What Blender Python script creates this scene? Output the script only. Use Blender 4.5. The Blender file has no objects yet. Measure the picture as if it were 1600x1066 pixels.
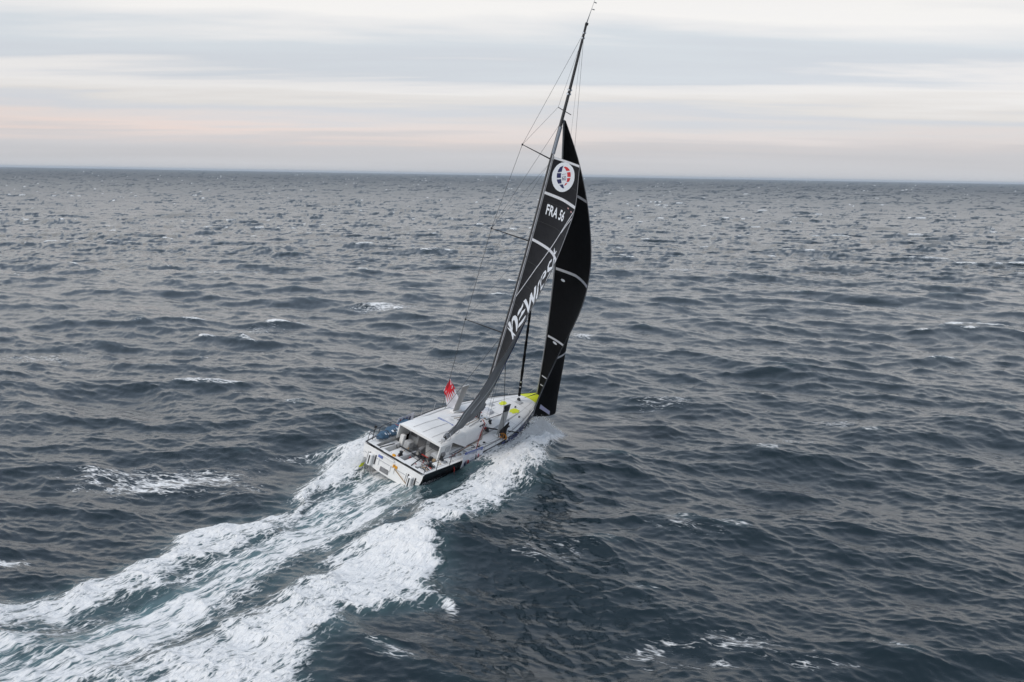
import bpy, bmesh, math, random
import numpy as np
from mathutils import Vector, Matrix
from mathutils.geometry import tessellate_polygon
random.seed(4); rng = np.random.RandomState(11)
S = bpy.context.scene
COL = S.collection

# ------------------------------------------------------------------ camera
CAM_H = 18.52
cam_d = bpy.data.cameras.new('camera'); cam = bpy.data.objects.new('camera', cam_d); COL.objects.link(cam)
cam_d.lens = 36.0; cam_d.sensor_width = 36.0; cam_d.clip_start = 0.5; cam_d.clip_end = 120000
cam.location = (0, 0, CAM_H)
PITCH = math.atan(260.0 / 1600.0)
cam.rotation_euler = (Matrix.Rotation(math.pi/2 - PITCH, 4, 'X') @ Matrix.Rotation(0.0168, 4, 'Z')).to_euler()
S.camera = cam

# ------------------------------------------------------------------ world sky, sun, exposure
SUN_EL, SUN_AZ = math.radians(44), math.radians(-142)      # azimuth measured from +Y towards +X
w = bpy.data.worlds.new('World'); S.world = w; w.use_nodes = True
nt = w.node_tree; N = nt.nodes; Lk = nt.links
for n in list(N): N.remove(n)
def wn(t, **kw):
    n = N.new(t)
    for k, v in kw.items(): setattr(n, k, v)
    return n
def wmath(op, a, b=None, c=None, clamp=False):
    n = wn('ShaderNodeMath', operation=op, use_clamp=clamp)
    for i, v in enumerate((a, b, c)):
        if v is None: continue
        if isinstance(v, (int, float)): n.inputs[i].default_value = v
        else: Lk.new(v, n.inputs[i])
    return n.outputs[0]
out = wn('ShaderNodeOutputWorld')
sky = wn('ShaderNodeTexSky', sky_type='NISHITA', sun_disc=False)
sky.sun_elevation = SUN_EL; sky.sun_rotation = SUN_AZ % (2*math.pi); sky.air_density = 1.2; sky.dust_density = 2.5
bg_clear = wn('ShaderNodeBackground'); bg_clear.inputs['Strength'].default_value = 0.06
Lk.new(sky.outputs[0], bg_clear.inputs['Color'])
tc = wn('ShaderNodeTexCoord')
sep = wn('ShaderNodeSeparateXYZ'); Lk.new(tc.outputs['Generated'], sep.inputs[0])
zc = wmath('MAXIMUM', sep.outputs[2], 0.0)
# stratus layer: view direction projected on a flat cloud deck
inv = wmath('DIVIDE', 1.0, wmath('ADD', zc, 0.045))
comb = wn('ShaderNodeCombineXYZ')
Lk.new(wmath('MULTIPLY', sep.outputs[0], inv), comb.inputs[0]); Lk.new(wmath('MULTIPLY', sep.outputs[1], inv), comb.inputs[1])
def wnoise(scale, loc, detail=5, rough=.55, sc=(1, 1, 1), dist=0.0):
    m = wn('ShaderNodeMapping'); m.inputs['Location'].default_value = loc; m.inputs['Scale'].default_value = sc
    m.inputs['Rotation'].default_value = (0, 0, .16)
    Lk.new(comb.outputs[0], m.inputs[0])
    n = wn('ShaderNodeTexNoise'); n.inputs['Scale'].default_value = scale; n.inputs['Detail'].default_value = detail
    n.inputs['Roughness'].default_value = rough; n.inputs['Distortion'].default_value = dist
    Lk.new(m.outputs[0], n.inputs[0]); return n.outputs[0]
n1 = wnoise(.30, (3.1, 1.7, 0), sc=(.55, 1, 1), dist=.9)
n2 = wnoise(.8, (9.1, 4.7, 0), sc=(.35, 1, 1), dist=.2)
n3 = wnoise(.10, (1.3, 7.2, 0), 3, sc=(.5, 1, 1))
el = wmath('ADD', zc, wmath('ADD', wmath('MULTIPLY', wmath('SUBTRACT', n1, .5), wmath('MULTIPLY_ADD', zc, .95, .006)),
                            wmath('MULTIPLY', wmath('SUBTRACT', n2, .5), wmath('MULTIPLY_ADD', zc, .8, .004))))
ramp = wn('ShaderNodeValToRGB'); Lk.new(wmath('MULTIPLY', el, 2.5), ramp.inputs[0])
def lin(r, g, b):
    f = lambda v: (v/255/12.92 if v <= 10 else ((v/255 + .055)/1.055)**2.4)
    return (f(r), f(g), f(b), 1)
stops = [(0.0, (203, 204, 208)), (.05, (207, 206, 209)), (.075, (213, 209, 210)), (.095, (224, 218, 217)), (.112, (219, 217, 218)), (.14, (210, 213, 219)), (.165, (224, 221, 219)),
         (.195, (234, 232, 231)), (.215, (228, 227, 228)), (.24, (208, 213, 220)), (.29, (213, 219, 225)), (.33, (232, 232, 233)), (.37, (244, 242, 240)), (.48, (241, 240, 240)), (.57, (226, 231, 238)), (.72, (203, 213, 227)), (1.0, (184, 199, 220))]
cr = ramp.color_ramp
for i, (p, c) in enumerate(stops):
    e = cr.elements[i] if i < 2 else cr.elements.new(p)
    e.position = p; e.color = lin(*c)
cr.elements[0].position = 0.0
cr.interpolation = 'LINEAR'
vr = wn('ShaderNodeMapRange'); vr.inputs['From Min'].default_value = .3; vr.inputs['From Max'].default_value = .7
vr.inputs['To Min'].default_value = .90; vr.inputs['To Max'].default_value = 1.08; Lk.new(n3, vr.inputs[0])
dt = wn('ShaderNodeVectorMath', operation='DOT_PRODUCT'); Lk.new(tc.outputs['Generated'], dt.inputs[0]); dt.inputs[1].default_value = (-.53, .848, 0)   # where the veiled evening light sits
def bump_(x, c, w_): 
    q = wmath('DIVIDE', wmath('SUBTRACT', x, c), w_); return wmath('POWER', 2.718, wmath('MULTIPLY', wmath('MULTIPLY', q, q), -1.0))
gl = wmath('MULTIPLY', wmath('MULTIPLY', bump_(el, .040, .009), wmath('POWER', wmath('MAXIMUM', dt.outputs['Value'], 0.0), 9.0)), wmath('MULTIPLY_ADD', n2, 1.5, -.30), clamp=True)
gm = wn('ShaderNodeMix', data_type='RGBA'); Lk.new(gl, gm.inputs['Factor']); Lk.new(ramp.outputs[0], gm.inputs['A']); gm.inputs['B'].default_value = lin(246, 216, 202)
mul = wn('ShaderNodeVectorMath', operation='SCALE'); Lk.new(gm.outputs['Result'], mul.inputs[0]); Lk.new(vr.outputs[0], mul.inputs['Scale'])
bg_cloud = wn('ShaderNodeBackground'); bg_cloud.inputs['Strength'].default_value = .90
Lk.new(mul.outputs[0], bg_cloud.inputs['Color'])
mixw = wn('ShaderNodeMixShader'); mixw.inputs[0].default_value = .95
Lk.new(bg_clear.outputs[0], mixw.inputs[1]); Lk.new(bg_cloud.outputs[0], mixw.inputs[2]); Lk.new(mixw.outputs[0], out.inputs['Surface'])

sd = bpy.data.lights.new('sun', 'SUN'); sun = bpy.data.objects.new('sun', sd); COL.objects.link(sun)
sd.energy = 1.5; sd.angle = math.radians(22); sd.color = (1, .95, .89)
sdir = Vector((math.sin(SUN_AZ)*math.cos(SUN_EL), math.cos(SUN_AZ)*math.cos(SUN_EL), math.sin(SUN_EL)))
sun.rotation_euler = sdir.to_track_quat('Z', 'Y').to_euler(); sun.location = (0, 0, 60)

S.view_settings.view_transform = 'Standard'; S.view_settings.look = 'None'; S.view_settings.gamma = 1
S.view_settings.use_curve_mapping = False; S.view_settings.exposure = 0.22
S.cycles.max_bounces = 8; S.cycles.use_denoising = True

# ------------------------------------------------------------------ materials
MATS = {}
def mat(name, col, rough=.5, metal=0.0, var=.0, vscale=3.0, bump=0.0, bscale=20, spec=.5, coat=0.0, dirt=None, aniso=(1, 1, 1)):
    if name in MATS: return MATS[name]
    m = bpy.data.materials.new(name); m.use_nodes = True; t = m.node_tree; b = t.nodes['Principled BSDF']
    b.inputs['Base Color'].default_value = (*col, 1); b.inputs['Roughness'].default_value = rough; b.inputs['Metallic'].default_value = metal
    b.inputs['Specular IOR Level'].default_value = spec; b.inputs['Coat Weight'].default_value = coat
    co = t.nodes.new('ShaderNodeTexCoord'); mp = t.nodes.new('ShaderNodeMapping'); mp.inputs['Scale'].default_value = aniso
    t.links.new(co.outputs['Object'], mp.inputs[0])
    if var or dirt:
        n = t.nodes.new('ShaderNodeTexNoise'); n.inputs['Scale'].default_value = vscale; n.inputs['Detail'].default_value = 6; n.inputs['Roughness'].default_value = .65
        t.links.new(mp.outputs[0], n.inputs[0])
        r = t.nodes.new('ShaderNodeMapRange'); r.inputs['From Min'].default_value = .3; r.inputs['From Max'].default_value = .7
        t.links.new(n.outputs[0], r.inputs[0])
        x = t.nodes.new('ShaderNodeMix'); x.data_type = 'RGBA'
        lo = dirt if dirt else tuple(c*(1-var) for c in col); hi = tuple(min(1, c*(1+var*.5)) for c in col)
        x.inputs['A'].default_value = (*lo, 1); x.inputs['B'].default_value = (*hi, 1)
        t.links.new(r.outputs[0], x.inputs['Factor']); t.links.new(x.outputs['Result'], b.inputs['Base Color'])
    if bump:
        n = t.nodes.new('ShaderNodeTexNoise'); n.inputs['Scale'].default_value = bscale; n.inputs['Detail'].default_value = 4
        t.links.new(mp.outputs[0], n.inputs[0])
        bp = t.nodes.new('ShaderNodeBump'); bp.inputs['Strength'].default_value = bump; bp.inputs['Distance'].default_value = .05
        t.links.new(n.outputs[0], bp.inputs['Height']); t.links.new(bp.outputs[0], b.inputs['Normal'])
    MATS[name] = m; return m
WHITE = mat('white_gelcoat', (.84, .835, .82), .35, var=.06, vscale=1.5)
DECKW = mat('nonskid_deck', (.86, .855, .84), .75, vscale=.9, dirt=(.76, .75, .73), bump=.25, bscale=60)
GREYP = mat('grey_moulding', (.52, .53, .54), .6, var=.25, vscale=2.5)
SHADEG = mat('dark_grey_interior', (.21, .21, .215), .8, var=.3, vscale=3)
CARBON = mat('black_carbon', (.018, .018, .02), .35, var=.3, vscale=4)
HULLB = mat('black_topside_paint', (.018, .020, .024), .25, var=.25, vscale=.8, coat=.3)
BLUE = mat('blue_vinyl', (.022, .045, .20), .4, var=.25, vscale=2)
PBLUE = mat('pale_blue_vinyl', (.14, .19, .45), .5, var=.2, vscale=3)
YEL = mat('fluorescent_yellow_paint', (.72, .78, .02), .6, var=.15, vscale=3)
SAILB = mat('black_sail_laminate', (.013, .013, .0155), .6, spec=.22, var=.35, vscale=1.2, bump=.55, bscale=1.3, aniso=(1, 1, 2.2))
SAILJ = mat('black_headsail_cloth', (.005, .005, .006), .7, spec=.15, var=.3, vscale=1.2, bump=.55, bscale=1.3, aniso=(1, 1, 2.2))
SAILG = mat('grey_sail_back', (.24, .25, .265), .5, vscale=1.6, dirt=(.15, .158, .17), bump=.3, bscale=2.2, aniso=(1, 1, .5))
PRINTW = mat('white_sail_print', (.72, .75, .79), .6, var=.06)
PRINTN = mat('navy_print', (.015, .018, .09), .6, var=.1)
PRINTR = mat('red_print', (.55, .03, .035), .6, var=.1)
STRIPE = mat('white_reef_band', (.62, .63, .66), .6, var=.1)
TAPE = mat('grey_edge_tape', (.30, .31, .33), .5, var=.15)
SILVER = mat('silver_mast_face', (.36, .39, .44), .4, metal=.3, var=.15)
STEEL = mat('stainless_steel', (.55, .55, .56), .3, metal=1.0)
ROPED = mat('dark_rope', (.035, .033, .034), .8, var=.3, vscale=30)
ROPER = mat('red_rope', (.40, .035, .025), .8, var=.3, vscale=30)
ROPEB = mat('tan_rope', (.34, .24, .14), .8, var=.3, vscale=30)
WIRE = mat('grey_rod_rigging', (.05, .052, .056), .5, var=.1)
ORANGE = mat('orange_plastic', (.75, .33, .01), .5, var=.15)
BAGB = mat('blue_bag_cloth', (.06, .125, .20), .75, var=.35, vscale=5, bump=.5, bscale=6)
FLAGW = mat('white_flag_cloth', (.75, .75, .79), .8, var=.06)
FLAGR = mat('red_flag_cloth', (.70, .015, .03), .8, var=.1)
BOARD = mat('grey_daggerboard', (.46, .46, .45), .45, var=.12, vscale=2)

# ------------------------------------------------------------------ mesh builder
class MB:
    def __init__(s): s.v = []; s.f = []; s.m = []
    def add(s, vs, fs, mi=0):
        o = len(s.v); s.v += [tuple(map(float, p)) for p in vs]
        for f in fs: s.f.append(tuple(i+o for i in f)); s.m.append(mi)
    def box(s, c, size, mi=0, rz=0.0, ry=0.0, bev=.0, taper=1.0):
        hx, hy, hz = (a/2 for a in size); b = min(bev, hx*.9, hy*.9, hz*.9)
        ring = lambda x, y, z: [(x-b, -y, z), (x, -y+b, z), (x, y-b, z), (x-b, y, z), (-x+b, y, z), (-x, y-b, z), (-x, -y+b, z), (-x+b, -y, z)] if b else [(x, -y, z), (x, y, z), (-x, y, z), (-x, -y, z)]
        lev = [(hx, hy, -hz)] + ([(hx*taper, hy*taper, hz-b), (hx*taper-b, hy*taper-b, hz)] if b else [(hx*taper, hy*taper, hz)])
        R = Matrix.Rotation(rz, 3, 'Z') @ Matrix.Rotation(ry, 3, 'Y'); vs = []
        for l in lev: vs += [R @ Vector(p) + Vector(c) for p in ring(*l)]
        k = 8 if b else 4; fs = []
        for i in range(len(lev)-1):
            for j in range(k): fs.append((i*k+j, i*k+(j+1) % k, (i+1)*k+(j+1) % k, (i+1)*k+j))
        fs += [tuple(range(k-1, -1, -1)), tuple(range((len(lev)-1)*k, len(lev)*k))]
        s.add(vs, fs, mi); return s
    def tube(s, pts, r, n=6, mi=0, flat=1.0, up=None):
        pts = [Vector(p) for p in pts]; vs = []; fs = []
        rs = r if isinstance(r, (list, tuple)) else [r]*len(pts)
        prev = None
        for i, p in enumerate(pts):
            d = (pts[min(i+1, len(pts)-1)] - pts[max(i-1, 0)]).normalized()
            if prev is None:
                a = Vector(up) if up else (Vector((0, 0, 1)) if abs(d.z) < .9 else Vector((1, 0, 0)))
                prev = (a - d*a.dot(d)).normalized()
            else: prev = (prev - d*prev.dot(d)).normalized()
            q = d.cross(prev)
            for k in range(n):
                t = 2*math.pi*k/n; vs.append(p + prev*math.cos(t)*rs[i] + q*math.sin(t)*rs[i]*flat)
        for i in range(len(pts)-1):
            for k in range(n): fs.append((i*n+k, i*n+(k+1) % n, (i+1)*n+(k+1) % n, (i+1)*n+k))
        fs += [tuple(range(n-1, -1, -1)), tuple(range((len(pts)-1)*n, len(pts)*n))]
        s.add(vs, fs, mi); return s
    def grid(s, P, mi=0, flip=False):
        h, wd = P.shape[:2]; fs = []
        for i in range(h-1):
            for j in range(wd-1):
                q = (i*wd+j, i*wd+j+1, (i+1)*wd+j+1, (i+1)*wd+j); fs.append(q[::-1] if flip else q)
        s.add(P.reshape(-1, 3), fs, mi); return s
    def sheet(s, P, th, mi=0, mi2=None):
        """a closed sheet of thickness th from a grid of points"""
        du = np.gradient(P, axis=1); dv = np.gradient(P, axis=0); n = np.cross(du, dv); n /= np.linalg.norm(n, axis=2, keepdims=True)+1e-9
        A = P+n*th/2; B = P-n*th/2; h, wd = P.shape[:2]
        o = h*wd; vs = np.concatenate([A.reshape(-1, 3), B.reshape(-1, 3)]); f1 = []; f2 = []
        I = lambda i, j: i*wd+j
        for i in range(h-1):
            for j in range(wd-1):
                q = (I(i, j), I(i, j+1), I(i+1, j+1), I(i+1, j)); f1.append(q); f2.append(tuple(a+o for a in q[::-1]))
        e = []
        for j in range(wd-1): e += [(I(0, j+1), I(0, j), I(0, j)+o, I(0, j+1)+o), (I(h-1, j), I(h-1, j+1), I(h-1, j+1)+o, I(h-1, j)+o)]
        for i in range(h-1): e += [(I(i, 0), I(i+1, 0), I(i+1, 0)+o, I(i, 0)+o), (I(i+1, wd-1), I(i, wd-1), I(i, wd-1)+o, I(i+1, wd-1)+o)]
        base = len(s.v); s.v += [tuple(map(float, p)) for p in vs]
        for fl, m_ in ((f1, mi), (f2, mi if mi2 is None else mi2), (e, mi)):
            for f in fl: s.f.append(tuple(a+base for a in f)); s.m.append(m_)
        return s
    def build(s, name, mats, parent=None, smooth=True, angle=None):
        me = bpy.data.meshes.new(name); me.from_pydata(s.v, [], s.f)
        for m_ in (mats if isinstance(mats, (list, tuple)) else [mats]): me.materials.append(m_)
        me.polygons.foreach_set('material_index', s.m)
        if smooth:
            me.polygons.foreach_set('use_smooth', [True]*len(s.f))
            me.set_sharp_from_angle(angle=math.radians(angle or 38))
        me.validate(); me.update()
        o = bpy.data.objects.new(name, me); COL.objects.link(o)
        if parent: o.parent = parent
        return o
def tag(o, label=None, cat=None, group=None, kind=None):
    for k, v in (('label', label), ('category', cat), ('group', group), ('kind', kind)):
        if v: o[k] = v
    return o

# ------------------------------------------------------------------ boat frame
YAW, HEEL, TRIM = .534, .313, .005
fw = np.array([math.sin(YAW), math.cos(YAW), 0]); pt = np.array([-math.cos(YAW), math.sin(YAW), 0]); upv = np.array([0, 0, 1.])
f2 = fw*math.cos(TRIM)+upv*math.sin(TRIM); u2 = upv*math.cos(TRIM)-fw*math.sin(TRIM)
p3 = pt*math.cos(HEEL)+u2*math.sin(HEEL); u3 = u2*math.cos(HEEL)-pt*math.sin(HEEL)
RB = np.stack([f2, p3, u3]); POS = np.array([-3.394, 67.712, .05])
def b2w(q): return (np.asarray(q, float)-np.array([8, 0, 0]))@RB+POS
M4 = Matrix([[RB[0][i], RB[1][i], RB[2][i], 0] for i in range(3)]+[[0, 0, 0, 1]])
o0 = b2w([0, 0, 0]); M4.translation = Vector(o0)
def boat_empty(name, at=(0, 0, 0)):
    e = bpy.data.objects.new(name, None); COL.objects.link(e)
    m = M4.copy(); m.translation = Vector(b2w(at)); e.matrix_world = m; return e
yacht = boat_empty('racing_yacht')
tag(yacht, 'white ocean racing yacht heeling under black sails, throwing a foaming wake', 'sailing yacht')

# hull lines (x forward from transom, y to port, z up)
HX = [0, 3, 5, 6.5, 8, 10, 12, 14, 16, 17.5, 18.28]
HB = [v*.956 for v in (2.45, 2.72, 2.84, 2.86, 2.83, 2.62, 2.2, 1.62, .92, .32, .03)]
def HBf(x): return float(sm(x, HX, HB))
def sm(x, xp, fp):
    xp = np.asarray(xp, float); fp = np.asarray(fp, float); x = np.asarray(x, float)
    i = np.clip(np.searchsorted(xp, x)-1, 0, len(xp)-2); m = np.gradient(fp, xp); h = xp[i+1]-xp[i]; t = np.clip((x-xp[i])/h, 0, 1)
    return (2*t**3-3*t**2+1)*fp[i]+(t**3-2*t**2+t)*h*m[i]+(-2*t**3+3*t**2)*fp[i+1]+(t**3-t**2)*h*m[i+1]
def sheer(x): return 1.287+(2.218-1.287)*x/18.28
def deckz(x, y):
    B = max(HBf(x), .02); return sheer(x)+.13*min(1, B)*(1-min(1, (y/B)**2))

def hull():
    b = MB(); xs = np.linspace(0, 18.28, 64); prof = [(0, 0), (.4, .03), (.72, .13), (.9, .34), (.97, .58), (.995, .80), (1, 1)]
    K = len(prof)*2-1; rows = []
    for x in xs:
        B = max(HBf(x), .02); zs = sheer(x); zk = sm(x, [0, 4, 9, 14, 17, 18.28], [-.05, -.32, -.42, -.30, -.02, .25]); v = np.clip((x-11)/7.28, 0, 1)
        row = []
        for a, c in prof:
            yy = a*(1-.35*v*(1-c))*B; row.append((x+ (0 if x < 18 else 0), yy, zk+(zs-zk)*c))
        rows.append([(x, -y, z) for x, y, z in row[::-1]][:-1]+row)
    P = np.array(rows); base = len(b.v); b.v += [tuple(p) for p in P.reshape(-1, 3)]
    for i in range(len(xs)-1):
        xm = (xs[i]+xs[i+1])/2
        for j in range(K-1):
            side = j < 4 or j >= K-5
            mi = 1 if side else 0
            if j in (0, 1, K-2, K-3) and 8.3 < xm < 14.75: mi = 2
            b.f.append((base+i*K+j, base+(i+1)*K+j, base+(i+1)*K+j+1, base+i*K+j+1)); b.m.append(mi)
    return b.build('hull', [WHITE, HULLB, BLUE], yacht, angle=50), P
hull_o, HP = hull()
# transom with its recesses
b = MB(); ring = HP[0]; b.add([p for p in ring], [tuple(range(len(ring)))[::-1]]); tr = b.build('transom', WHITE, yacht, smooth=False)
for y0, y1, z0, z1, m_, nm in [(.1, .75, .12, .42, SHADEG, 'escape_hatch'), (-.45, -.1, .80, .98, ORANGE, 'life_ring_case'), (.75, 1.1, .92, 1.08, PBLUE, 'number_plate')]:
    MB().box((-.025, (y0+y1)/2, (z0+z1)/2), (.05, y1-y0, z1-z0), bev=.015).build(nm, m_, tr)
for y in (1.9, 1.72, 1.25, .98, .05, -.25, -1.15, -1.35, -1.9):
    MB().box((-.03, y, .62), (.06, .06, .62 if abs(y) > 1.1 else .42)).build('transom_strut', CARBON if y in (1.72, 1.25, -1.35, -1.9) else WHITE, tr)
for y in (1.55, -1.6):
    fo = MB().box((-.14, y, .55), (.24, .30, .75), bev=.04).build('rudder_fitting', WHITE, tr); MB().box((-.27, y, .55), (.03, .08, .6), bev=.01).build('pintle', CARBON, fo)
MB().box((-.02, 0, .76), (.03, 4.3, .035)).build('transom_seam', GREYP, tr); MB().box((-.05, .4, 1.2), (.08, 1.1, .12), bev=.03).build('transom_step', WHITE, tr)
MB().box((.02, 0, 1.385), (.07, 4.5, .05)).build('stern_rail_lip', CARBON, tr)
MB().tube([(-.05, -.3, .75), (-.06, -1.5, .2)], .03).build('stern_rope', ROPEB, tr)

# deck: side strips round an open cockpit, centre strip before and behind it
CX0, CX1, CY = .28, 3.6, 1.72
b = MB(); xs = np.concatenate([[0, CX0], np.linspace(CX0, CX1, 9)[1:], np.linspace(CX1, 18.28, 40)[1:]])
def strip(xl, f0, f1, n):
    P = np.zeros((len(xl), n, 3))
    for i, x in enumerate(xl):
        for j, t in enumerate(np.linspace(0, 1, n)):
            y = f0(x)+(f1(x)-f0(x))*t; P[i, j] = (x, y, deckz(x, y)+.01)
    return P
yc = lambda x: min(CY, .7*HBf(x))
b.grid(strip(xs, lambda x: -HBf(x), lambda x: -yc(x), 5)); b.grid(strip(xs, lambda x: yc(x), lambda x: HBf(x), 5))
b.grid(strip(xs[:2], lambda x: -yc(x), yc, 5)); b.grid(strip([x for x in xs if x >= CX1], lambda x: -yc(x), yc, 9))
deck = b.build('deck', DECKW, yacht, angle=60)
# bow paint and deck graphics, laid on the deck
def deck_patch(name, poly, m_, lift=.018, sub=2, par=None):
    bm = bmesh.new(); vs = [bm.verts.new((x, y, 0)) for x, y in poly]; bm.faces.new(vs)
    bmesh.ops.triangulate(bm, faces=bm.faces[:]); bmesh.ops.subdivide_edges(bm, edges=bm.edges[:], cuts=sub, use_grid_fill=True)
    for v in bm.verts: v.co.z = deckz(v.co.x, v.co.y)+.01+lift
    bmesh.ops.recalc_face_normals(bm, faces=bm.faces[:])
    me = bpy.data.meshes.new(name); bm.to_mesh(me); bm.free(); me.materials.append(m_)
    o = bpy.data.objects.new(name, me); COL.objects.link(o); o.parent = par or deck; return o
bx = np.linspace(15.95, 18.2, 9)
deck_patch('bow_paint', [(x, -HBf(x)*.985) for x in bx]+[(x, HBf(x)*.985) for x in bx[::-1]], YEL, sub=4)
def blot(cx, cy, rx, ry, n=16, sd_=0):
    r_ = random.Random(sd_); return [(cx+rx*math.cos(2*math.pi*k/n)*(.55+.5*r_.random()), cy+ry*math.sin(2*math.pi*k/n)*(.55+.5*r_.random())) for k in range(n)]
deck_patch('deck_mark', blot(13.3, .52, .55, .32, sd_=1), YEL); deck_patch('deck_mark', blot(12.95, -.66, .6, .36, sd_=5), YEL)
for s_ in (-1, 1):
    P = np.array([[(x, s_*(HBf(x)-.03+d), deckz(x, s_*HBf(x))+.012+h) for d, h in ((0, 0), (0, .05), (.045, .05), (.045, -.03))] for x in np.linspace(.1, 18.1, 50)])
    MB().grid(P, flip=s_ > 0).build('toe_rail', CARBON if s_ > 0 else HULLB, deck)
for xg in (7.4, 11.6, 14.2):
    pass
# cockpit
b = MB(); z0 = .72
def wq(b, *p): b.add(p, [tuple(range(len(p)))])
for s_ in (-1, 1):
    P = np.array([[(x, s_*CY, z) for z in (z0, deckz(x, s_*CY)+.01)] for x in np.linspace(CX0, CX1, 9)]); b.grid(P, flip=s_ < 0)
wq(b, (CX0, -CY, z0), (CX1, -CY, z0), (CX1, CY, z0), (CX0, CY, z0))
wq(b, (CX0, CY, z0), (CX0, CY, deckz(CX0, CY)+.01), (CX0, 0, deckz(CX0, 0)+.01), (CX0, -CY, deckz(CX0, CY)+.01), (CX0, -CY, z0))
ck = b.build('cockpit', mat('cockpit_white', (.62, .62, .61), .7, vscale=2.2, dirt=(.38, .375, .36), bump=.3, bscale=30), yacht, smooth=False)
MB().box((CX1-.03, 0, 1.55), (.06, 3.0, 1.66)).build('bulkhead', GREYP, ck)
MB().box((CX1-.08, .42, 1.35), (.05, .62, 1.0), bev=.02).build('companionway', SHADEG, ck)
MB().box((CX1-.08, -.55, 1.6), (.05, .8, .5), bev=.02).build('window', SHADEG, ck)
MB().box((CX1-.08, 1.15, 1.7), (.05, .5, .45), bev=.02).build('window', SHADEG, ck)
MB().box((2.7, -.25, 1.15), (.5, .22, .95), ry=-.35, bev=.02).build('engine_slot', SHADEG, ck)
MB().box((1.35, .55, .95), (1.5, .75, .45), bev=.05).build('bench', WHITE, ck)
MB().box((1.25, -.75, .93), (1.6, .95, .42), bev=.05).build('bench', WHITE, ck)
MB().box((1.4, 1.45, 1.0), (1.9, .35, .5), bev=.05).build('bench', WHITE, ck)
MB().box((2.75, -1.35, 1.2), (.7, .6, .9), bev=.05).build('locker', GREYP, ck)
MB().box((2.85, .95, 1.05), (.6, .45, .7), bev=.05).build('locker', GREYP, ck)
MB().box((2.62, 1.35, 1.3), (.3, .3, .8), bev=.03).build('roof_post', WHITE, ck)
MB().box((1.2, -.1, 1.03), (2.0, .07, .62)).build('cockpit_divider', GREYP, ck)
def winch(x, y, z, par, r=.13, drum=STEEL):
    bb = MB(); bb.tube([(x, y, z), (x, y, z+.05), (x, y, z+.06), (x, y, z+.20), (x, y, z+.26), (x, y, z+.28)], [r*1.25, r*1.2, r*.85, r*.75, r, r*.6], 14)
    o = bb.build('winch', CARBON, par); MB().tube([(x, y, z+.28), (x, y, z+.32)], r*.35, 8).build('winch_cap', drum, o); return o
for x, y, z in [(1.9, -1.45, 1.38), (2.2, 1.86, 1.62), (2.3, -1.95, 1.62), (1.1, -1.95, 1.5), (1.0, .2, 1.2), (2.05, -.55, 1.2), (9.5, .75, 1.98), (9.5, -.8, 1.98), (8.2, -1.45, 2.0)]: winch(x, y, z, ck if x < 4 else deck)
MB().tube([(1.95, -.95, .9), (1.95, -.95, 1.45)], [.12, .09], 10).build('grinder_pedestal', CARBON, ck)
MB().tube([(1.95, -1.2, 1.47), (1.95, -.7, 1.47)], .035, 6).build('grinder_handle', ROPER, ck)
for s_ in (-1, 1):
    MB().tube([(.15, s_*1.25, 1.45), (1.35, s_*1.05, 1.5)], .035, 8).build('tiller', CARBON, ck)
def rope(name, pts, r, m_, par, n=5, sag=0.0, seg=10):
    Q = []; pts = [Vector(p) for p in pts]
    for a, c in zip(pts[:-1], pts[1:]):
        for k in range(seg):
            t = k/seg; p = a.lerp(c, t); p.z -= sag*4*t*(1-t); Q.append(p)
    Q.append(pts[-1]); return MB().tube(Q, r, n).build(name, m_, par)
# coiled and hanging ropes at the stern quarter
for k, (x, m_) in enumerate([(.35, ROPED), (.55, ROPEB), (.72, ROPED), (.95, ROPER), (1.1, ROPED), (1.3, ROPED)]):
    rope('coiled_rope', [(x, -1.78, 1.48), (x+.06, -1.92, 1.52), (x+.02, -2.2, 1.46)], .035, m_, ck, sag=.02*(k % 3))
for k in range(34):
    a = random.uniform(0, 6.28); x, y = random.uniform(.4, 3.2), random.uniform(-1.6, 1.4)
    rope('loose_rope', [(x, y, .9), (x+.35*math.cos(a), y+.35*math.sin(a), 1.22), (x+.7*math.cos(a+.4), y+.5*math.sin(a+.4), .98)], .022, random.choice([ROPED, ROPEB, ROPER, GREYP]), ck, sag=.08)
# orange box and little bits on the transom edge
MB().box((.12, .1, 1.47), (.16, .22, .14), bev=.03).build('strobe_light', ORANGE, ck)
MB().box((2.0, -1.62, 1.5), (.22, .22, .2), bev=.04).build('rope_bag', ROPEB, ck)

# coachroof
b = MB(); st = [(2.3, 1.58, 2.46, 2.34), (2.36, 1.6, 2.50, 2.34), (3.6, 1.6, 2.54, 2.36), (5.38, 1.52, 2.50, 1.3), (5.44, 1.48, 2.36, 1.3), (7.2, 1.28, 2.27, 1.4), (9.0, .98, 2.14, 1.5), (10.0, .75, 2.02, 1.5), (10.7, .45, 1.86, 1.6)]
rows = []
for i, (x, hw, zt, zb) in enumerate(st):
    if x <= 3.6: row = [(x, -hw, zb), (x, -hw, zt-.10), (x, -hw+.1, zt-.02)]
    else: row = [(x, -hw-.25, deckz(x, hw)-.03), (x, -hw-.02, zt-.13), (x, -hw+.1, zt-.03)]
    rows.append(row+[(x, -hw*.5, zt+.03), (x, 0, zt+.045), (x, hw*.5, zt+.03)]+[(a, -y, z) for a, y, z in row[::-1]])
P = np.array(rows); b.grid(P[3:]); b.grid(P[:3]); b.grid(P[2:4])
k = P.shape[1]; b.add([tuple(p) for p in P[0]], [tuple(range(k))]); b.add([tuple(p) for p in P[0][[0, k-1]]]+[tuple(p) for p in P[2][[k-1, 0]]], [(0, 1, 2, 3)], 1)
roof = b.build('coachroof', [DECKW, SHADEG], yacht, angle=35)
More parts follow.
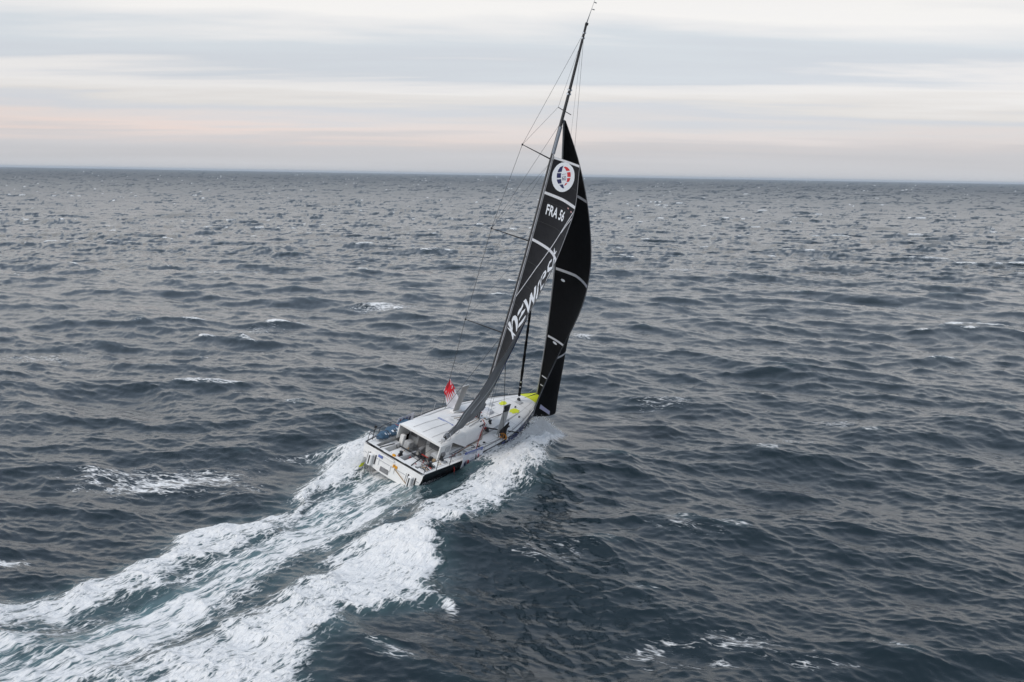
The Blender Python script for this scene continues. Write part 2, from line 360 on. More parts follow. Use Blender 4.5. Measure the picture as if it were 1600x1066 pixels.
for s_, m_ in ((-1, WHITE), (1, WHITE)):
    bb = MB(); bb.box((2.95, s_*1.64, 1.9), (1.3, .08, .98), bev=.0); bb.build('coaming', m_, ck, smooth=False)
    MB().box((3.2, s_*1.69, 2.0), (.55, .03, .42), bev=.01).build('coaming_panel', GREYP if s_ < 0 else WHITE, ck)
MB().tube([(2.9, -1.66, 1.75), (2.55, -1.66, 1.75)], .16, 12).build('rope_drum', SHADEG, ck)
def strip_marks(name, x, y0, y1, z, par, m_=PRINTW):
    n = 9
    for i in range(n):
        t = (i+.5)/n; hgt = .035+.02*((i*7) % 3)
# name strip across the roof
ns = MB().box((5.41, .25, 2.53), (.22, 1.2, .02), bev=.0).build('name_strip', PBLUE, roof)
for i in range(10):
    MB().box((5.41+.01*((i*5) % 3-1), .75-.105*i, 2.545), (.09 if i % 3 else .13, .05, .008)).build('strip_print', PRINTW, ns)
for x, y in [(6.3, .5), (6.3, -.5), (7.8, .35)]:
    MB().box((x, y, 2.345 if x < 7 else 2.275), (.5, .45, .05), bev=.02).build('deck_hatch', GREYP if x > 7 else WHITE, roof)
for x, y, l in [(8.35, -.95, .5), (7.95, -1.0, .35), (8.7, -.55, .3)]:
    MB().box((x, y, 2.2), (l, .09, .05), rz=.3, bev=.02).build('rope_clutch', CARBON, roof)
MB().box((10.95, .35, 2.02), (.75, .8, .36), bev=.08, taper=.9).build('deck_locker', mat('pale_grey_plastic', (.60, .61, .64), .5, var=.1), deck)

# mast (rotated wing section) and its fittings
MZ = [2.14, 5, 8, 11, 14, 17, 20, 22.5, 25, 28.7]; MY = [-.041, -.115, -.181, -.235, -.265, -.245, -.2, -.2, -.16, -.065]
def mast_pt(z): return np.array([9.1-1.335*(z-2.14)/26.36, np.interp(z, MZ, MY), z])
rot = math.radians(40)
def mast_sec(z, a, c):
    p = mast_pt(z); R = []
    for k in range(14):
        t = 2*math.pi*k/14; l = a*math.cos(t); q = c*math.sin(t)*(1 if math.cos(t) > -.3 else .75)
        R.append((p[0]+l*math.cos(rot)-q*math.sin(rot), p[1]+l*math.sin(rot)+q*math.cos(rot), z))
    return R
b = MB(); zz = np.linspace(2.1, 28.7, 54); P = np.array([mast_sec(z, (.23 if z < 22 else .23-.10*(z-22)/6.7), (.10 if z < 22 else .10-.03*(z-22)/6.7)) for z in zz])
P2 = np.concatenate([P, P[:, :1]], axis=1); b.grid(P2, flip=True); b.add([tuple(p) for p in P[-1]], [tuple(range(14))])
mast = b.build('mast', CARBON, yacht, angle=60)
def luff_off(z, d): p = mast_pt(z); return (p[0]-d*math.cos(rot), p[1]-d*math.sin(rot), z)
MB().tube([luff_off(z, .235) for z in np.linspace(3.2, 22.6, 40)], .028, 6).build('sail_track', STRIPE, mast)
MB().tube([luff_off(z, .17) for z in np.linspace(20.9, 22.6, 6)], .105, 8).build('mast_face', SILVER, mast)
for z in (24.55, 24.8, 27.9, 28.2):
    MB().tube([tuple(mast_pt(z)), tuple(mast_pt(z+.09))], .15 if z < 26 else .12, 12).build('mast_collar', PRINTW, mast)
mp_ = mast_pt(2.2)
mf = MB().tube([tuple(mast_pt(2.02)), tuple(mast_pt(2.2))], [.34, .28], 14).build('mast_foot', STEEL, mast)
for z in np.linspace(3, 20.5, 12):
    p = luff_off(z, .26); MB().box(p, (.05, .06, .12), bev=.01).build('luff_car', STEEL, mast)
top = mast_pt(28.7)
MB().tube([tuple(top), tuple(top+[.05, 0, .35]), tuple(top+[.1, -.03, 1.7])], [.03, .015, .008], 5).build('antenna', WIRE, mast)
MB().tube([tuple(top+[-.05, 0, .1]), tuple(top+[-.12, -.12, 1.1])], [.02, .012], 5).build('wind_wand', GREYP, mast)
for dz in (.75, 1.15): MB().box(tuple(top+[.1, -.12, dz+.2]), (.3, .015, .06)).build('wind_vane', GREYP, mast)
MB().box(tuple(top+[0, -.02, .07]), (.22, .14, .16), bev=.03).build('masthead_fitting', CARBON, mast)

# standing rigging, port side spreaders and stays
SP = [np.array([8.5, 2.71, 8.4]), np.array([8.2, 2.55, 14.95]), np.array([7.9, 1.91, 20.76])]
SB = [8.6, 15.1, 20.5]
for tip, zb in zip(SP, SB):
    MB().tube([tuple(mast_pt(zb)+[0, .08, 0]), tuple(tip)], [.045, .022], 6, flat=.5).build('spreader', CARBON, mast)
    MB().tube([tuple(tip-[0, 0, .06]), tuple(tip+[0, 0, .06])], .05, 6).build('spreader_tip', CARBON, mast)
jt = mast_pt(23.6)+np.array([-.1, .42, .05]); jt2 = mast_pt(23.45)+np.array([.15, -.45, 0])
MB().tube([tuple(jt), tuple(mast_pt(23.55)), tuple(jt2)], .025, 5).build('jumper_strut', CARBON, mast)
WR = .009
def stay(a, c, r=WR, m_=WIRE, name='shroud'): return MB().tube([tuple(a), tuple(c)], r*.85, 4).build(name, m_, mast)
chP = np.array([8.6, 2.60, deckz(8.6, 2.6)]); chS = np.array([8.6, -2.58, deckz(8.6, 2.6)])
stay(chP, SP[0], .02); stay(SP[0], SP[1], .018); stay(SP[1], SP[2], .016); stay(SP[2], mast_pt(28.3), .013); stay(SP[2], jt, .010); stay(jt, mast_pt(28.0), .010)
stay(SP[1], mast_pt(22.9), .012)
stay(SP[0], mast_pt(14.8)); stay(SP[1], mast_pt(20.3)); stay(chP+[.1, -.15, 0], mast_pt(8.5), .018)
stay(chS, (8.45, -1.05, 7.3), .02); stay((8.45, -1.05, 7.3), mast_pt(15)+[.25, -.1, 0]); stay(chS+[.2, .1, 0], mast_pt(8.6)+[.2, -.1, 0], .012)
stay((1.0, 2.3, 1.45), mast_pt(20.4), .008, name='running_backstay')
stay((20.15, 0, 2.42), mast_pt(28.2), .012, name='forestay'); stay((17.9, 0, 2.25), mast_pt(27)+[.2, 0, 0], .008, name='halyard')
stay(mast_pt(2.4)+[.7, -.25, -.2], mast_pt(15)+[.35, -.15, 0], .010, ROPED, 'halyard'); stay(mast_pt(2.4)+[1.0, -.3, -.3], mast_pt(19)+[.35, -.15, 0], .010, ROPED, 'halyard')

# furled staysail on the inner stay
it = np.array([14.9, .15, 2.12]); ih = mast_pt(19.3)+[.2, 0, 0]
tt = np.linspace(.03, .93, 46); bb = MB()
bb.tube([tuple(it+(ih-it)*t) for t in tt], [(.105-.05*t)*(1+.16*math.sin(t*95)) for t in tt], 9)
fs = bb.build('furled_staysail', SAILJ, yacht)
MB().tube([tuple(it), tuple(ih)], .012, 5).build('inner_stay', WIRE, fs)
MB().tube([tuple(it+(ih-it)*.0), tuple(it+(ih-it)*.012)], [.14, .12], 12).build('furler_drum', CARBON, fs)
for t in (.075, .10): MB().tube([tuple(it+(ih-it)*t), tuple(it+(ih-it)*(t+.006))], .13, 8).build('sail_tie', STEEL, fs)

# ------------------------------------------------------------------ mainsail
MAIN = np.array([(20.75,2.35,72.5,.15,.06),(18.3,3.1,69.2,.1,.07),(17,3.6,60.8,.1,.075),(15,4.4,50.4,.1,.08),(13,5.,42.3,.1,.085),(11,5.5,36,.1,.09),
 (9,5.95,30,.1,.095),(8,6.1,26.7,.1,.095),(7,6.25,24.4,.1,.09),(6,6.35,21.7,.1,.085),(5,6.45,18,0,.075),(4,6.5,15.4,-.1,.06),(3.4,6.5,12.6,-.22,.05)])[::-1]
def main_pt(u, z, off=0.0):
    u = np.asarray(u, float); z = np.asarray(z, float)
    c, th, dz, cb = [sm(z, MAIN[:, 0], MAIN[:, k]) for k in (1, 2, 3, 4)]; th = np.radians(th)
    L = np.stack([9.1-1.335*(z-2.14)/26.36-.15, np.interp(z, MZ, MY)-.22, z], -1)
    f = cb*c*(6.2*u*(1-u)**1.35*(.65+.5*u))
    d = np.stack([-np.cos(th), -np.sin(th)], -1); n = np.stack([np.sin(th), -np.cos(th)], -1)
    P = L.copy(); P[..., :2] += d*(c*u)[..., None]+n*(f-off)[..., None]; P[..., 2] += dz*u
    return P
ms = boat = None
U, Z = np.meshgrid(np.linspace(0, 1, 37), np.linspace(3.4, 20.75, 100))
P = main_pt(U, Z)
# slack folds in the reefed foot
fold = np.clip((6.4-Z)/3.0, 0, 1)*np.sin(U*math.pi)
P[..., 1] += fold*(.07*np.sin(U*22+Z*2.1)+.05*np.sin(U*9-Z*4.3)); 
mainsail = MB().sheet(P, .012, 0, 1).build('mainsail', [SAILB, SAILG], yacht, angle=80)
def on_sail(name, poly, fn, m_, off, parent, cuts=2):
    bm = bmesh.new(); vs = [bm.verts.new((u, z, 0)) for u, z in poly]
    for t in tessellate_polygon([[Vector((u*4, z, 0)) for u, z in poly]]):
        try: bm.faces.new([vs[i] for i in t])
        except ValueError: pass
    bmesh.ops.subdivide_edges(bm, edges=bm.edges[:], cuts=cuts, use_grid_fill=True)
    bmesh.ops.triangulate(bm, faces=bm.faces[:])
    A = np.array([v.co[:] for v in bm.verts]); Q = fn(A[:, 0], A[:, 1], off)
    for v, q in zip(bm.verts, Q): v.co = q
    bmesh.ops.recalc_face_normals(bm, faces=bm.faces[:])
    me = bpy.data.meshes.new(name); bm.to_mesh(me); bm.free(); me.materials.append(m_)
    o = bpy.data.objects.new(name, me); COL.objects.link(o); o.parent = parent; return o
def band(name, fn, pts, wd, m_, parent, off, axis=1, n=24):
    """ribbon of width wd (in the second parameter's unit) along pts on a sail"""
    pts = np.array(pts, float); s = np.linspace(0, len(pts)-1, n); a = np.interp(s, range(len(pts)), pts[:, 0]); c = np.interp(s, range(len(pts)), pts[:, 1])
    w_ = np.array([-wd/2, wd/2])
    if axis == 1: G = fn(a[:, None]+0*w_, c[:, None]+w_, off)
    else: G = fn(np.clip(a[:, None]+w_, 0, 1), c[:, None]+0*w_, off)
    return MB().sheet(G, .006).build(name, m_, parent)
WO = .022   # print stands just proud of the windward cloth
for z in (18.42, 15.32): band('reef_band', main_pt, [(.01, z+.02), (.5, z+.03), (.99, z-.05)], .17, STRIPE, mainsail, WO)
band('reef_band', main_pt, [(.02, 20.68), (.98, 20.7)], .13, STRIPE, mainsail, WO)
LO = -.022
bl = band('leech_tape', main_pt, [(.992, z) for z in np.linspace(3.5, 20.7, 12)], .012, TAPE, mainsail, WO, axis=0, n=60)
band('luff_tape', main_pt, [(.008, z) for z in np.linspace(4.0, 20.7, 12)], .012, TAPE, mainsail, WO, axis=0, n=60)
band('reef_line', main_pt, [(.975, 18.09), (.465, 15.07), (.285, 13.85), (.16, 12.76), (.01, 11.37)], .12, STRIPE, mainsail, .03, n=40)
band('reef_line', main_pt, [(.975, 17.72), (.755, 16.68)], .10, STRIPE, mainsail, .03)
for z in (19.3, 17.9, 16.6, 13.9, 12.4, 10.9, 9.3, 7.7):
    band('panel_seam', main_pt, [(.01, z), (.5, z+.1), (.985, z)], .035, mat('seam_thread', (.012, .012, .013), .6), mainsail, .016)
bp_ = band('blue_panel', main_pt, [(.14, 4.3), (.27, 5), (.42, 6), (.52, 7), (.62, 9), (.76, 11.3)], .20, BLUE, mainsail, LO-.02, axis=0, n=40)
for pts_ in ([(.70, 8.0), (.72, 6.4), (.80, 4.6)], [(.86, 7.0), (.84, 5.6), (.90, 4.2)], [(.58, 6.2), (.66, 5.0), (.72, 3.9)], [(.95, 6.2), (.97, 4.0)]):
    band('painted_highlight', main_pt, pts_, .016, PRINTW if pts_[0][0] in (.70, .95) else TAPE, mainsail, LO-.03, axis=0, n=30)  # pale ribbons painting highlight streaks along creases of the leeward cloth
# prints
NEW = {"n_left": [[0.0, 9.4], [0.037, 9.67], [0.097, 9.54], [0.19, 9.31], [0.283, 9.2], [0.32, 9.03], [0.287, 8.96], [0.197, 9.08], [0.103, 9.26]], "swoosh": [[0.0, 9.16], [0.0, 9.17], [0.12, 9.26], [0.223, 9.3], [0.347, 9.39], [0.347, 9.31], [0.22, 9.2], [0.107, 9.14]], "n_arch": [[0.097, 9.66], [0.067, 9.89], [0.08, 10.13], [0.123, 10.29], [0.177, 10.32], [0.233, 10.22], [0.293, 9.99], [0.337, 9.7], [0.33, 9.57], [0.27, 9.7], [0.213, 9.87], [0.157, 9.97], [0.127, 9.99], [0.107, 9.84], [0.13, 9.61], [0.183, 9.39], [0.157, 9.39]], "E1": [[0.193, 10.39], [0.17, 10.57], [0.177, 10.79], [0.213, 11.05], [0.23, 11.41], [0.26, 11.21], [0.243, 10.88], [0.213, 10.57]], "E2": [[0.283, 10.23], [0.263, 10.39], [0.28, 10.63], [0.27, 10.85], [0.357, 11.26], [0.367, 11.09], [0.337, 10.8], [0.3, 10.53]], "E3": [[0.333, 9.84], [0.32, 10.13], [0.387, 10.5], [0.473, 11.03], [0.51, 10.96], [0.48, 10.59], [0.41, 10.23]], "W1": [[0.223, 11.49], [0.267, 11.75], [0.323, 11.72], [0.437, 11.62], [0.577, 11.52], [0.6, 11.35], [0.48, 11.33], [0.357, 11.42], [0.277, 11.46]], "W2": [[0.6, 11.35], [0.477, 11.61], [0.383, 12.01], [0.383, 12.29], [0.387, 12.41], [0.457, 12.14], [0.53, 11.78], [0.593, 11.52]], "W3": [[0.367, 12.15], [0.38, 12.41], [0.48, 12.31], [0.73, 12.29], [0.987, 12.44], [0.53, 12.07], [0.42, 12.09]], "W4": [[0.423, 12.77], [0.46, 13.0], [0.55, 12.74], [0.66, 12.41], [0.997, 12.45], [0.593, 12.17], [0.51, 12.42]], "r": [[0.98, 12.8], [0.733, 12.58], [0.583, 12.9], [0.51, 13.21], [0.523, 13.51], [0.557, 13.38], [0.577, 13.1], [0.737, 12.94], [0.983, 12.95]], "e": [[0.94, 13.31], [0.61, 13.33], [0.54, 13.64], [0.567, 14.0], [0.623, 14.23], [0.72, 14.2], [0.75, 14.0], [0.663, 13.64], [0.627, 13.73], [0.647, 14.0], [0.63, 14.09], [0.577, 13.87], [0.58, 13.6], [0.673, 13.41], [0.83, 13.41], [0.933, 13.79], [0.977, 13.5]], "s": [[0.76, 14.29], [0.663, 14.47], [0.657, 14.8], [0.727, 15.07], [0.76, 14.96], [0.697, 14.72], [0.723, 14.54], [0.787, 14.59], [0.937, 14.83], [0.99, 14.8], [0.93, 14.56], [0.823, 14.33]], "s2": [[0.97, 14.0], [0.96, 14.53], [1.0, 14.49], [0.997, 14.07]], "t": [[0.967, 14.8], [0.797, 15.18], [0.683, 15.5], [0.667, 15.69], [0.737, 15.53], [0.853, 15.2], [0.98, 14.89]], "t3": [[0.753, 15.39], [0.797, 15.65], [0.83, 15.62], [0.807, 15.42]], "t4": [[0.993, 15.03], [0.903, 15.26], [0.913, 15.4], [0.973, 15.3], [1.0, 15.12]]}
LOGO = {"b1": [[0.22, 19.9], [0.23, 20.08], [0.267, 20.26], [0.36, 20.41], [0.343, 20.22], [0.34, 20.02]], "b2": [[0.213, 19.85], [0.337, 19.93], [0.337, 19.79], [0.353, 19.66], [0.23, 19.56], [0.217, 19.7]], "b3": [[0.24, 19.47], [0.36, 19.59], [0.377, 19.47], [0.397, 19.36], [0.3, 19.25], [0.26, 19.36]], "b4": [[0.337, 19.22], [0.443, 19.33], [0.47, 19.23], [0.503, 19.13], [0.433, 19.1], [0.377, 19.16]], "r1": [[0.373, 20.32], [0.423, 20.39], [0.503, 20.39], [0.577, 20.32], [0.613, 20.26], [0.483, 20.16], [0.437, 20.26]], "r2": [[0.513, 20.09], [0.633, 20.19], [0.66, 20.08], [0.667, 19.93], [0.547, 19.85], [0.54, 19.98]], "r3": [[0.55, 19.78], [0.667, 19.86], [0.653, 19.73], [0.627, 19.62], [0.547, 19.53], [0.553, 19.66]], "r4": [[0.52, 19.45], [0.58, 19.5], [0.55, 19.4], [0.507, 19.3], [0.487, 19.29]], "disc": [[0.823, 20.0], [0.82, 19.82], [0.79, 19.62], [0.74, 19.42], [0.677, 19.23], [0.607, 19.09], [0.53, 18.96], [0.453, 18.87], [0.38, 18.83], [0.31, 18.84], [0.247, 18.9], [0.193, 19.0], [0.147, 19.14], [0.113, 19.3], [0.09, 19.5], [0.083, 19.7], [0.09, 19.9], [0.117, 20.11], [0.153, 20.28], [0.21, 20.43], [0.277, 20.54], [0.357, 20.61], [0.447, 20.64], [0.537, 20.62], [0.623, 20.56], [0.703, 20.48], [0.767, 20.35], [0.807, 20.19]], "sixty": [[0.393, 19.53], [0.52, 19.62], [0.5, 19.88], [0.373, 19.78]], "imoca": [[0.373, 19.83], [0.503, 19.98], [0.497, 20.03], [0.367, 19.89]]}
word = [on_sail('sail_letter', NEW[k], main_pt, PRINTW, WO, mainsail) for k in NEW]
disc = on_sail('class_emblem', LOGO['disc'], main_pt, PRINTW, WO, mainsail, cuts=3)
for k in ('b1', 'b2', 'b3', 'b4'): on_sail('emblem_segment', LOGO[k], main_pt, PRINTN, WO+.012, disc, 1)
for k in ('r1', 'r2', 'r3', 'r4'): on_sail('emblem_segment', LOGO[k], main_pt, PRINTR, WO+.012, disc, 1)
def text_mesh(txt):
    cu = bpy.data.curves.new('tmp_text', 'FONT'); cu.body = txt; cu.resolution_u = 3; o = bpy.data.objects.new('tmp_text', cu); COL.objects.link(o)
    bpy.context.view_layer.update(); me = bpy.data.meshes.new_from_object(o.evaluated_get(bpy.context.evaluated_depsgraph_get()))
    bpy.data.objects.remove(o); bpy.data.curves.remove(cu); return me
def text_on(name, txt, quad, fn, m_, parent, off, bold=0.0, skew=0.0):
    """flat lettering mapped on the quad bl, br, tr, tl of surface parameters"""
    me = text_mesh(txt); bm = bmesh.new(); bm.from_mesh(me); bpy.data.meshes.remove(me)
    bmesh.ops.triangulate(bm, faces=bm.faces[:]); bmesh.ops.subdivide_edges(bm, edges=bm.edges[:], cuts=1)
    A = np.array([v.co[:] for v in bm.verts]); lo, hi = A.min(0), A.max(0); s = (A[:, 0]-lo[0])/(hi[0]-lo[0]); t = (A[:, 1]-lo[1])/(hi[1]-lo[1])
    q = np.array(quad, float); pp = (q[0]*(1-s)[:, None]+q[1]*s[:, None])*(1-t)[:, None]+(q[3]*(1-s)[:, None]+q[2]*s[:, None])*t[:, None]
    Q = fn(pp[:, 0], pp[:, 1], off)
    for v, c in zip(bm.verts, Q): v.co = c
    bmesh.ops.recalc_face_normals(bm, faces=bm.faces[:])
    me = bpy.data.meshes.new(name); bm.to_mesh(me); bm.free(); me.materials.append(m_)
    o = bpy.data.objects.new(name, me); COL.objects.link(o); o.parent = parent; return o
for dz_, du_ in ((0, 0), (.03, .004), (-.02, .006)):
    text_on('sail_number', 'FRA 56', [(.15+du_, 17.20+dz_), (.67+du_, 17.28+dz_), (.685+du_, 17.85+dz_), (.14+du_, 17.82+dz_)], main_pt, PRINTW, mainsail, WO+abs(dz_)*.1)
text_on('emblem_number', '60', LOGO['sixty'], main_pt, PRINTN, disc, WO+.012)
text_on('emblem_text', 'IMOCA', LOGO['imoca'], main_pt, PRINTN, disc, WO+.012)
for u, z in [(.72, 18.1), (.86, 18.0)]: on_sail('repair_patch', [(u, z), (u+.05, z-.01), (u+.05, z+.07), (u, z+.08)], main_pt, mat('pink_patch', (.5, .3, .3), .7), WO, mainsail, 1)
# boom and the reefed bunt along it
bA, bE = Vector((8.72, -.38, 3.22)), Vector((2.35, -1.66, 2.86))
boom = MB().tube([bA, bA.lerp(bE, .5), bE], [.17, .19, .15], 10, flat=.8).build('boom', CARBON, yacht)
MB().tube([bE, bE+(bE-bA).normalized()*.1], [.16, .12], 10).build('boom_end', GREYP, boom)
bb = MB(); Pb = []
for t in np.linspace(.02, .97, 40):
    c = bA.lerp(bE, t); row = []
    for k in range(15):
        a = math.pi*(.05+.9*k/14); r_ = .30*(1-.35*t)*(1+.18*math.sin(t*23+k*1.3)+.1*math.sin(t*51-k*2.1))
        row.append((c.x, c.y+math.cos(a)*r_*.8, c.z+.05+math.sin(a)*r_*(1.25-.5*t)))
    Pb.append(row)
bunt = bb.sheet(np.array(Pb), .02).build('reefed_bunt', SAILG, boom, angle=80)
for t in (.22, .45, .7, .9):
    c = bA.lerp(bE, t); MB().tube([(c.x, c.y+math.cos(a)*.33*(1-.3*t), c.z+math.sin(a)*.38*(1-.3*t)) for a in np.linspace(0, 6.28, 13)], .018, 5).build('reef_tie', STRIPE, boom)
for dy in (-.25, .25): stay(bE+Vector((.3, 0, -.1)), (1.9, -.2+dy*2, 1.35), .014, ROPED, 'mainsheet')
MB().box((1.75, -.2, 1.33), (.10, 2.2, .06), bev=.015).build('mainsheet_track', CARBON, ck)
stay(bA.lerp(bE, .35), mast_pt(2.5)+[-.1, -.1, 0], .02, ROPED, 'vang')

# ------------------------------------------------------------------ headsail
JT = np.array([17.4, .05, 2.25]); JH = mast_pt(23.)+np.array([.25, 0, 0])
JIB = np.array([(0,5.55,26.,.24,.35),(.08,5.1,28,.24,-.25),(.13,4.82,30.5,.235,-.25),(.2,4.5,35.2,.22,-.22),(.3,4.05,44.5,.18,-.2),(.4,3.78,57.0,.14,-.17),(.5,3.45,70,.12,-.15),(.6,3.1,79,.10,-.1),(.7,2.62,84,.085,-.1),(.8,1.98,88,.07,-.05),(.9,1.22,88,.06,-.03),(1,.14,88,.02,0)])
def jib_pt(u, t, off=0.0):
    u = np.asarray(u, float); t = np.asarray(t, float)
    c, th, cb, dz = [sm(t, JIB[:, 0], JIB[:, k]) for k in (1, 2, 3, 4)]; th = np.radians(th)
    L = JT+(JH-JT)*t[..., None]; L[..., 1] -= .42*4*t*(1-t)
    f = cb*c*(6.2*u*(1-u)**1.2*(.65+.5*u))
    d = np.stack([-np.cos(th), -np.sin(th)], -1); n = np.stack([np.sin(th), -np.cos(th)], -1)
    P = L.copy(); P[..., :2] += d*(c*u)[..., None]+n*(f-off)[..., None]; P[..., 2] += dz*u
    return P
U, T = np.meshgrid(np.linspace(0, 1, 33), np.linspace(0, 1, 90))
jib = MB().sheet(jib_pt(U, T), .012).build('headsail', SAILJ, yacht, angle=80)
for t, wd in ((.265, .008), (.525, .009), (.785, .008), (.095, .004), (.055, .004)):
    for o_ in ((WO, -WO) if t > .2 else (WO,)): band('reef_band', jib_pt, [(.03, t-.005), (.5, t+.004), (.98, t+.0)], wd, STRIPE, jib, o_)
for o_ in (WO, -WO):
    band('leech_tape', jib_pt, [(.993, t) for t in np.linspace(.01, .99, 10)], .014, TAPE, jib, o_, axis=0, n=60)
luff = MB().tube([tuple(jib_pt(np.array(0.0), np.array(t))) for t in np.linspace(0, 1, 40)], .06, 8).build('luff_furler', mat('grey_furler_foil', (.33, .34, .35), .45, var=.12), jib)
MB().tube([tuple(JT-[0, 0, .25]), tuple(JT-[0, 0, .02])], [.16, .13], 12).build('furler_drum', CARBON, jib)
for u, t in ((.2, .49), (.18, .25)):
    q = jib_pt(np.array(u), np.array(t), WO)
    on_sail('draft_spot', [(u+.045*math.cos(a), t+.0045*math.sin(a)) for a in np.linspace(0, 6.28, 14)[:-1]], jib_pt, PRINTW, WO, jib, 1)
on_sail('sail_patch', [(.76, .005), (.93, .055), (.93, .078), (.76, .028)], jib_pt, mat('lilac_patch', (.50, .50, .68), .7, var=.1), -WO, jib)
on_sail('sail_patch', [(.40, .06), (.47, .06), (.47, .105), (.40, .105)], jib_pt, BLUE, -WO, jib)
on_sail('sail_patch', [(.9, .03), (.99, .03), (.99, .05), (.9, .05)], jib_pt, GREYP, WO, jib, 1)
clew = jib_pt(np.array(1.), np.array(0.01))
MB().tube([tuple(clew+[0, 0, -.08]), tuple(clew+[0, 0, .12])], .06, 8).build('clew_ring', STEEL, jib)
stay(clew, (9.9, -2.9, 2.05), .02, ROPED, 'jib_sheet'); stay((9.9, -2.9, 2.05), (3.6, -2.0, 1.75), .018, ROPED, 'jib_sheet')

# ------------------------------------------------------------------ deck gear
MB().tube([(18.0, 0, 2.14), (20.25, 0, 2.42)], [.11, .08], 10).build('bowsprit', PRINTW, yacht)
def dagger(y, top_dx, cant, cap):
    z = deckz(9.1, y); xc = 9.0 if y > 0 else 8.95
    P = []
    for t in np.linspace(-1.2, 2.15, 12):
        P.append([(xc+.40*math.cos(a)+top_dx*t, y+.065*math.sin(a)+cant*t, z+t) for a in np.linspace(0, 2*math.pi, 13)])
    o = MB().grid(np.array(P), flip=True).build('daggerboard', BOARD, yacht, angle=70)
    tp = P[-1][0]; cx, cy, cz = xc+top_dx*2.15, y+cant*2.15, z+2.15
    MB().box((cx, cy, cz+.01), (.74, .12, .04), bev=.01).build('board_head', CARBON if cap else BOARD, o)
    if cap:
        for zz_ in (0,):
            Q = np.array([[(xc+.405*math.cos(a)+top_dx*t, y+.072*math.sin(a)+cant*t, z+t) for a in np.linspace(0, 2*math.pi, 13)] for t in (1.74, 2.14)])
            MB().grid(Q, flip=True).build('board_band', CARBON, o)
            Q = np.array([[(xc+.41*math.cos(a)+top_dx*t, y+.078*math.sin(a)+cant*t, z+t) for a in np.linspace(math.pi*.8, math.pi*1.15, 5)] for t in (1.86, 2.0)])
            MB().grid(Q, flip=True).build('board_mark', STRIPE, o)
    MB().box((xc, y, z+.05), (1.0, .34, .1), bev=.03).build('board_case', WHITE, o)
    return o
dagger(1.72, -.10, -.16, False); dagger(-2.02, .08, .05, True)
# outrigger strut, furling lines, sheets
MB().tube([(8.45, -1.2, 2.06), (10.9, -3.25, 2.0)], [.05, .045], 8).build('outrigger', CARBON, yacht)
MB().box((8.45, -1.2, 2.03), (.3, .2, .14), bev=.03).build('outrigger_foot', ROPER, yacht)
rope('furling_line', [(11.65, .42, 2.0), (13.3, .30, 2.06), (15.0, .2, 2.16), (17.35, .06, 2.3)], .025, ROPED, deck)
rope('furling_line', [(9.4, -.5, 2.12), (12.3, -.38, 2.0), (14.4, -.36, 2.1), (16.9, -.3, 2.2)], .025, ROPED, deck)
rope('jib_track', [(12.0, -.9, 1.98), (16.2, -.72, 2.12)], .016, ROPED, deck); rope('jib_track', [(11, -1.9, 1.85), (16.4, -.8, 2.12)], .014, ROPED, deck)
rope('red_line', [(9.2, -.3, 2.14), (8.7, -.9, 2.2), (7.2, -1.55, 1.95), (5.5, -2.45, 1.75)], .025, ROPER, deck)
rope('red_line', [(13.9, -.15, 2.08), (14.8, .1, 2.14)], .02, ROPER, deck); rope('red_line', [(9.4, .2, 2.1), (10.1, .3, 2.15), (10.5, .7, 2.0)], .02, ROPER, deck)
for k in range(7):
    y = -.5+k*.16; rope('halyard_tail', [(9.15, y*.4, 2.2), (8.4, y, 2.26), (6.8, y*1.6, 2.36)], .018, [ROPED, ROPEB, GREYP, ROPER][k % 4], roof)
for k in range(8):
    a = 2*math.pi*k/8; x, y = 9.1+.55*math.cos(a), .0+.5*math.sin(a)
    MB().box((x, y, 2.12), (.16, .07, .12), rz=a, bev=.02).build('halyard_block', random.choice([CARBON, STEEL, ROPEB]), deck)
for k in range(12):      # control lines led aft along both side decks
    s_ = -1 if k % 3 else 1; a_y = .5+.12*(k % 5); e_x = 3.2+.35*(k % 4); e_y = 1.75+.07*(k % 5)
    rope('control_line', [(9.0-.2*(k % 3), s_*a_y, 2.14), (7.2, s_*(1.62+.05*(k % 4)), deckz(7.2, 1.65)+.05), (e_x, s_*e_y, deckz(e_x, e_y)+.04)], .014, [ROPED, GREYP, ROPEB, ROPER, ROPED][k % 5], deck)
for k in range(10):      # rope tails dropped on the leeward side deck
    x = 1.2+.55*k; y = -(2.0+.08*(k % 4)); z = deckz(x, y)+.04
    rope('rope_tail', [(x, y, z), (x+.22, y-.14, z+.06), (x+.4, y+.1, z), (x+.2, y+.16, z+.03)], .018, [ROPED, ROPEB, ROPED, GREYP][k % 4], deck)
for x, y in [(11.2, -1.0), (12.6, -1.35), (7.0, -2.1), (6.2, -2.2), (10.6, -1.75), (10.4, -1.2), (13.6, -.36)]:
    MB().box((x, y, deckz(x, y)+.06), (.18, .08, .1), rz=random.uniform(-.6, .6), bev=.02).build('deck_block', CARBON, deck)
for x in (4.6, 6.2, 7.6, 9.8, 11.8, 13.4, 15.0):      # stanchions and lifelines
    for s_ in (-1, 1):
        y = s_*(HBf(x)-.08); z = deckz(x, y); MB().tube([(x, y, z), (x, y, z+.62)], .014, 6).build('stanchion', STEEL, deck)
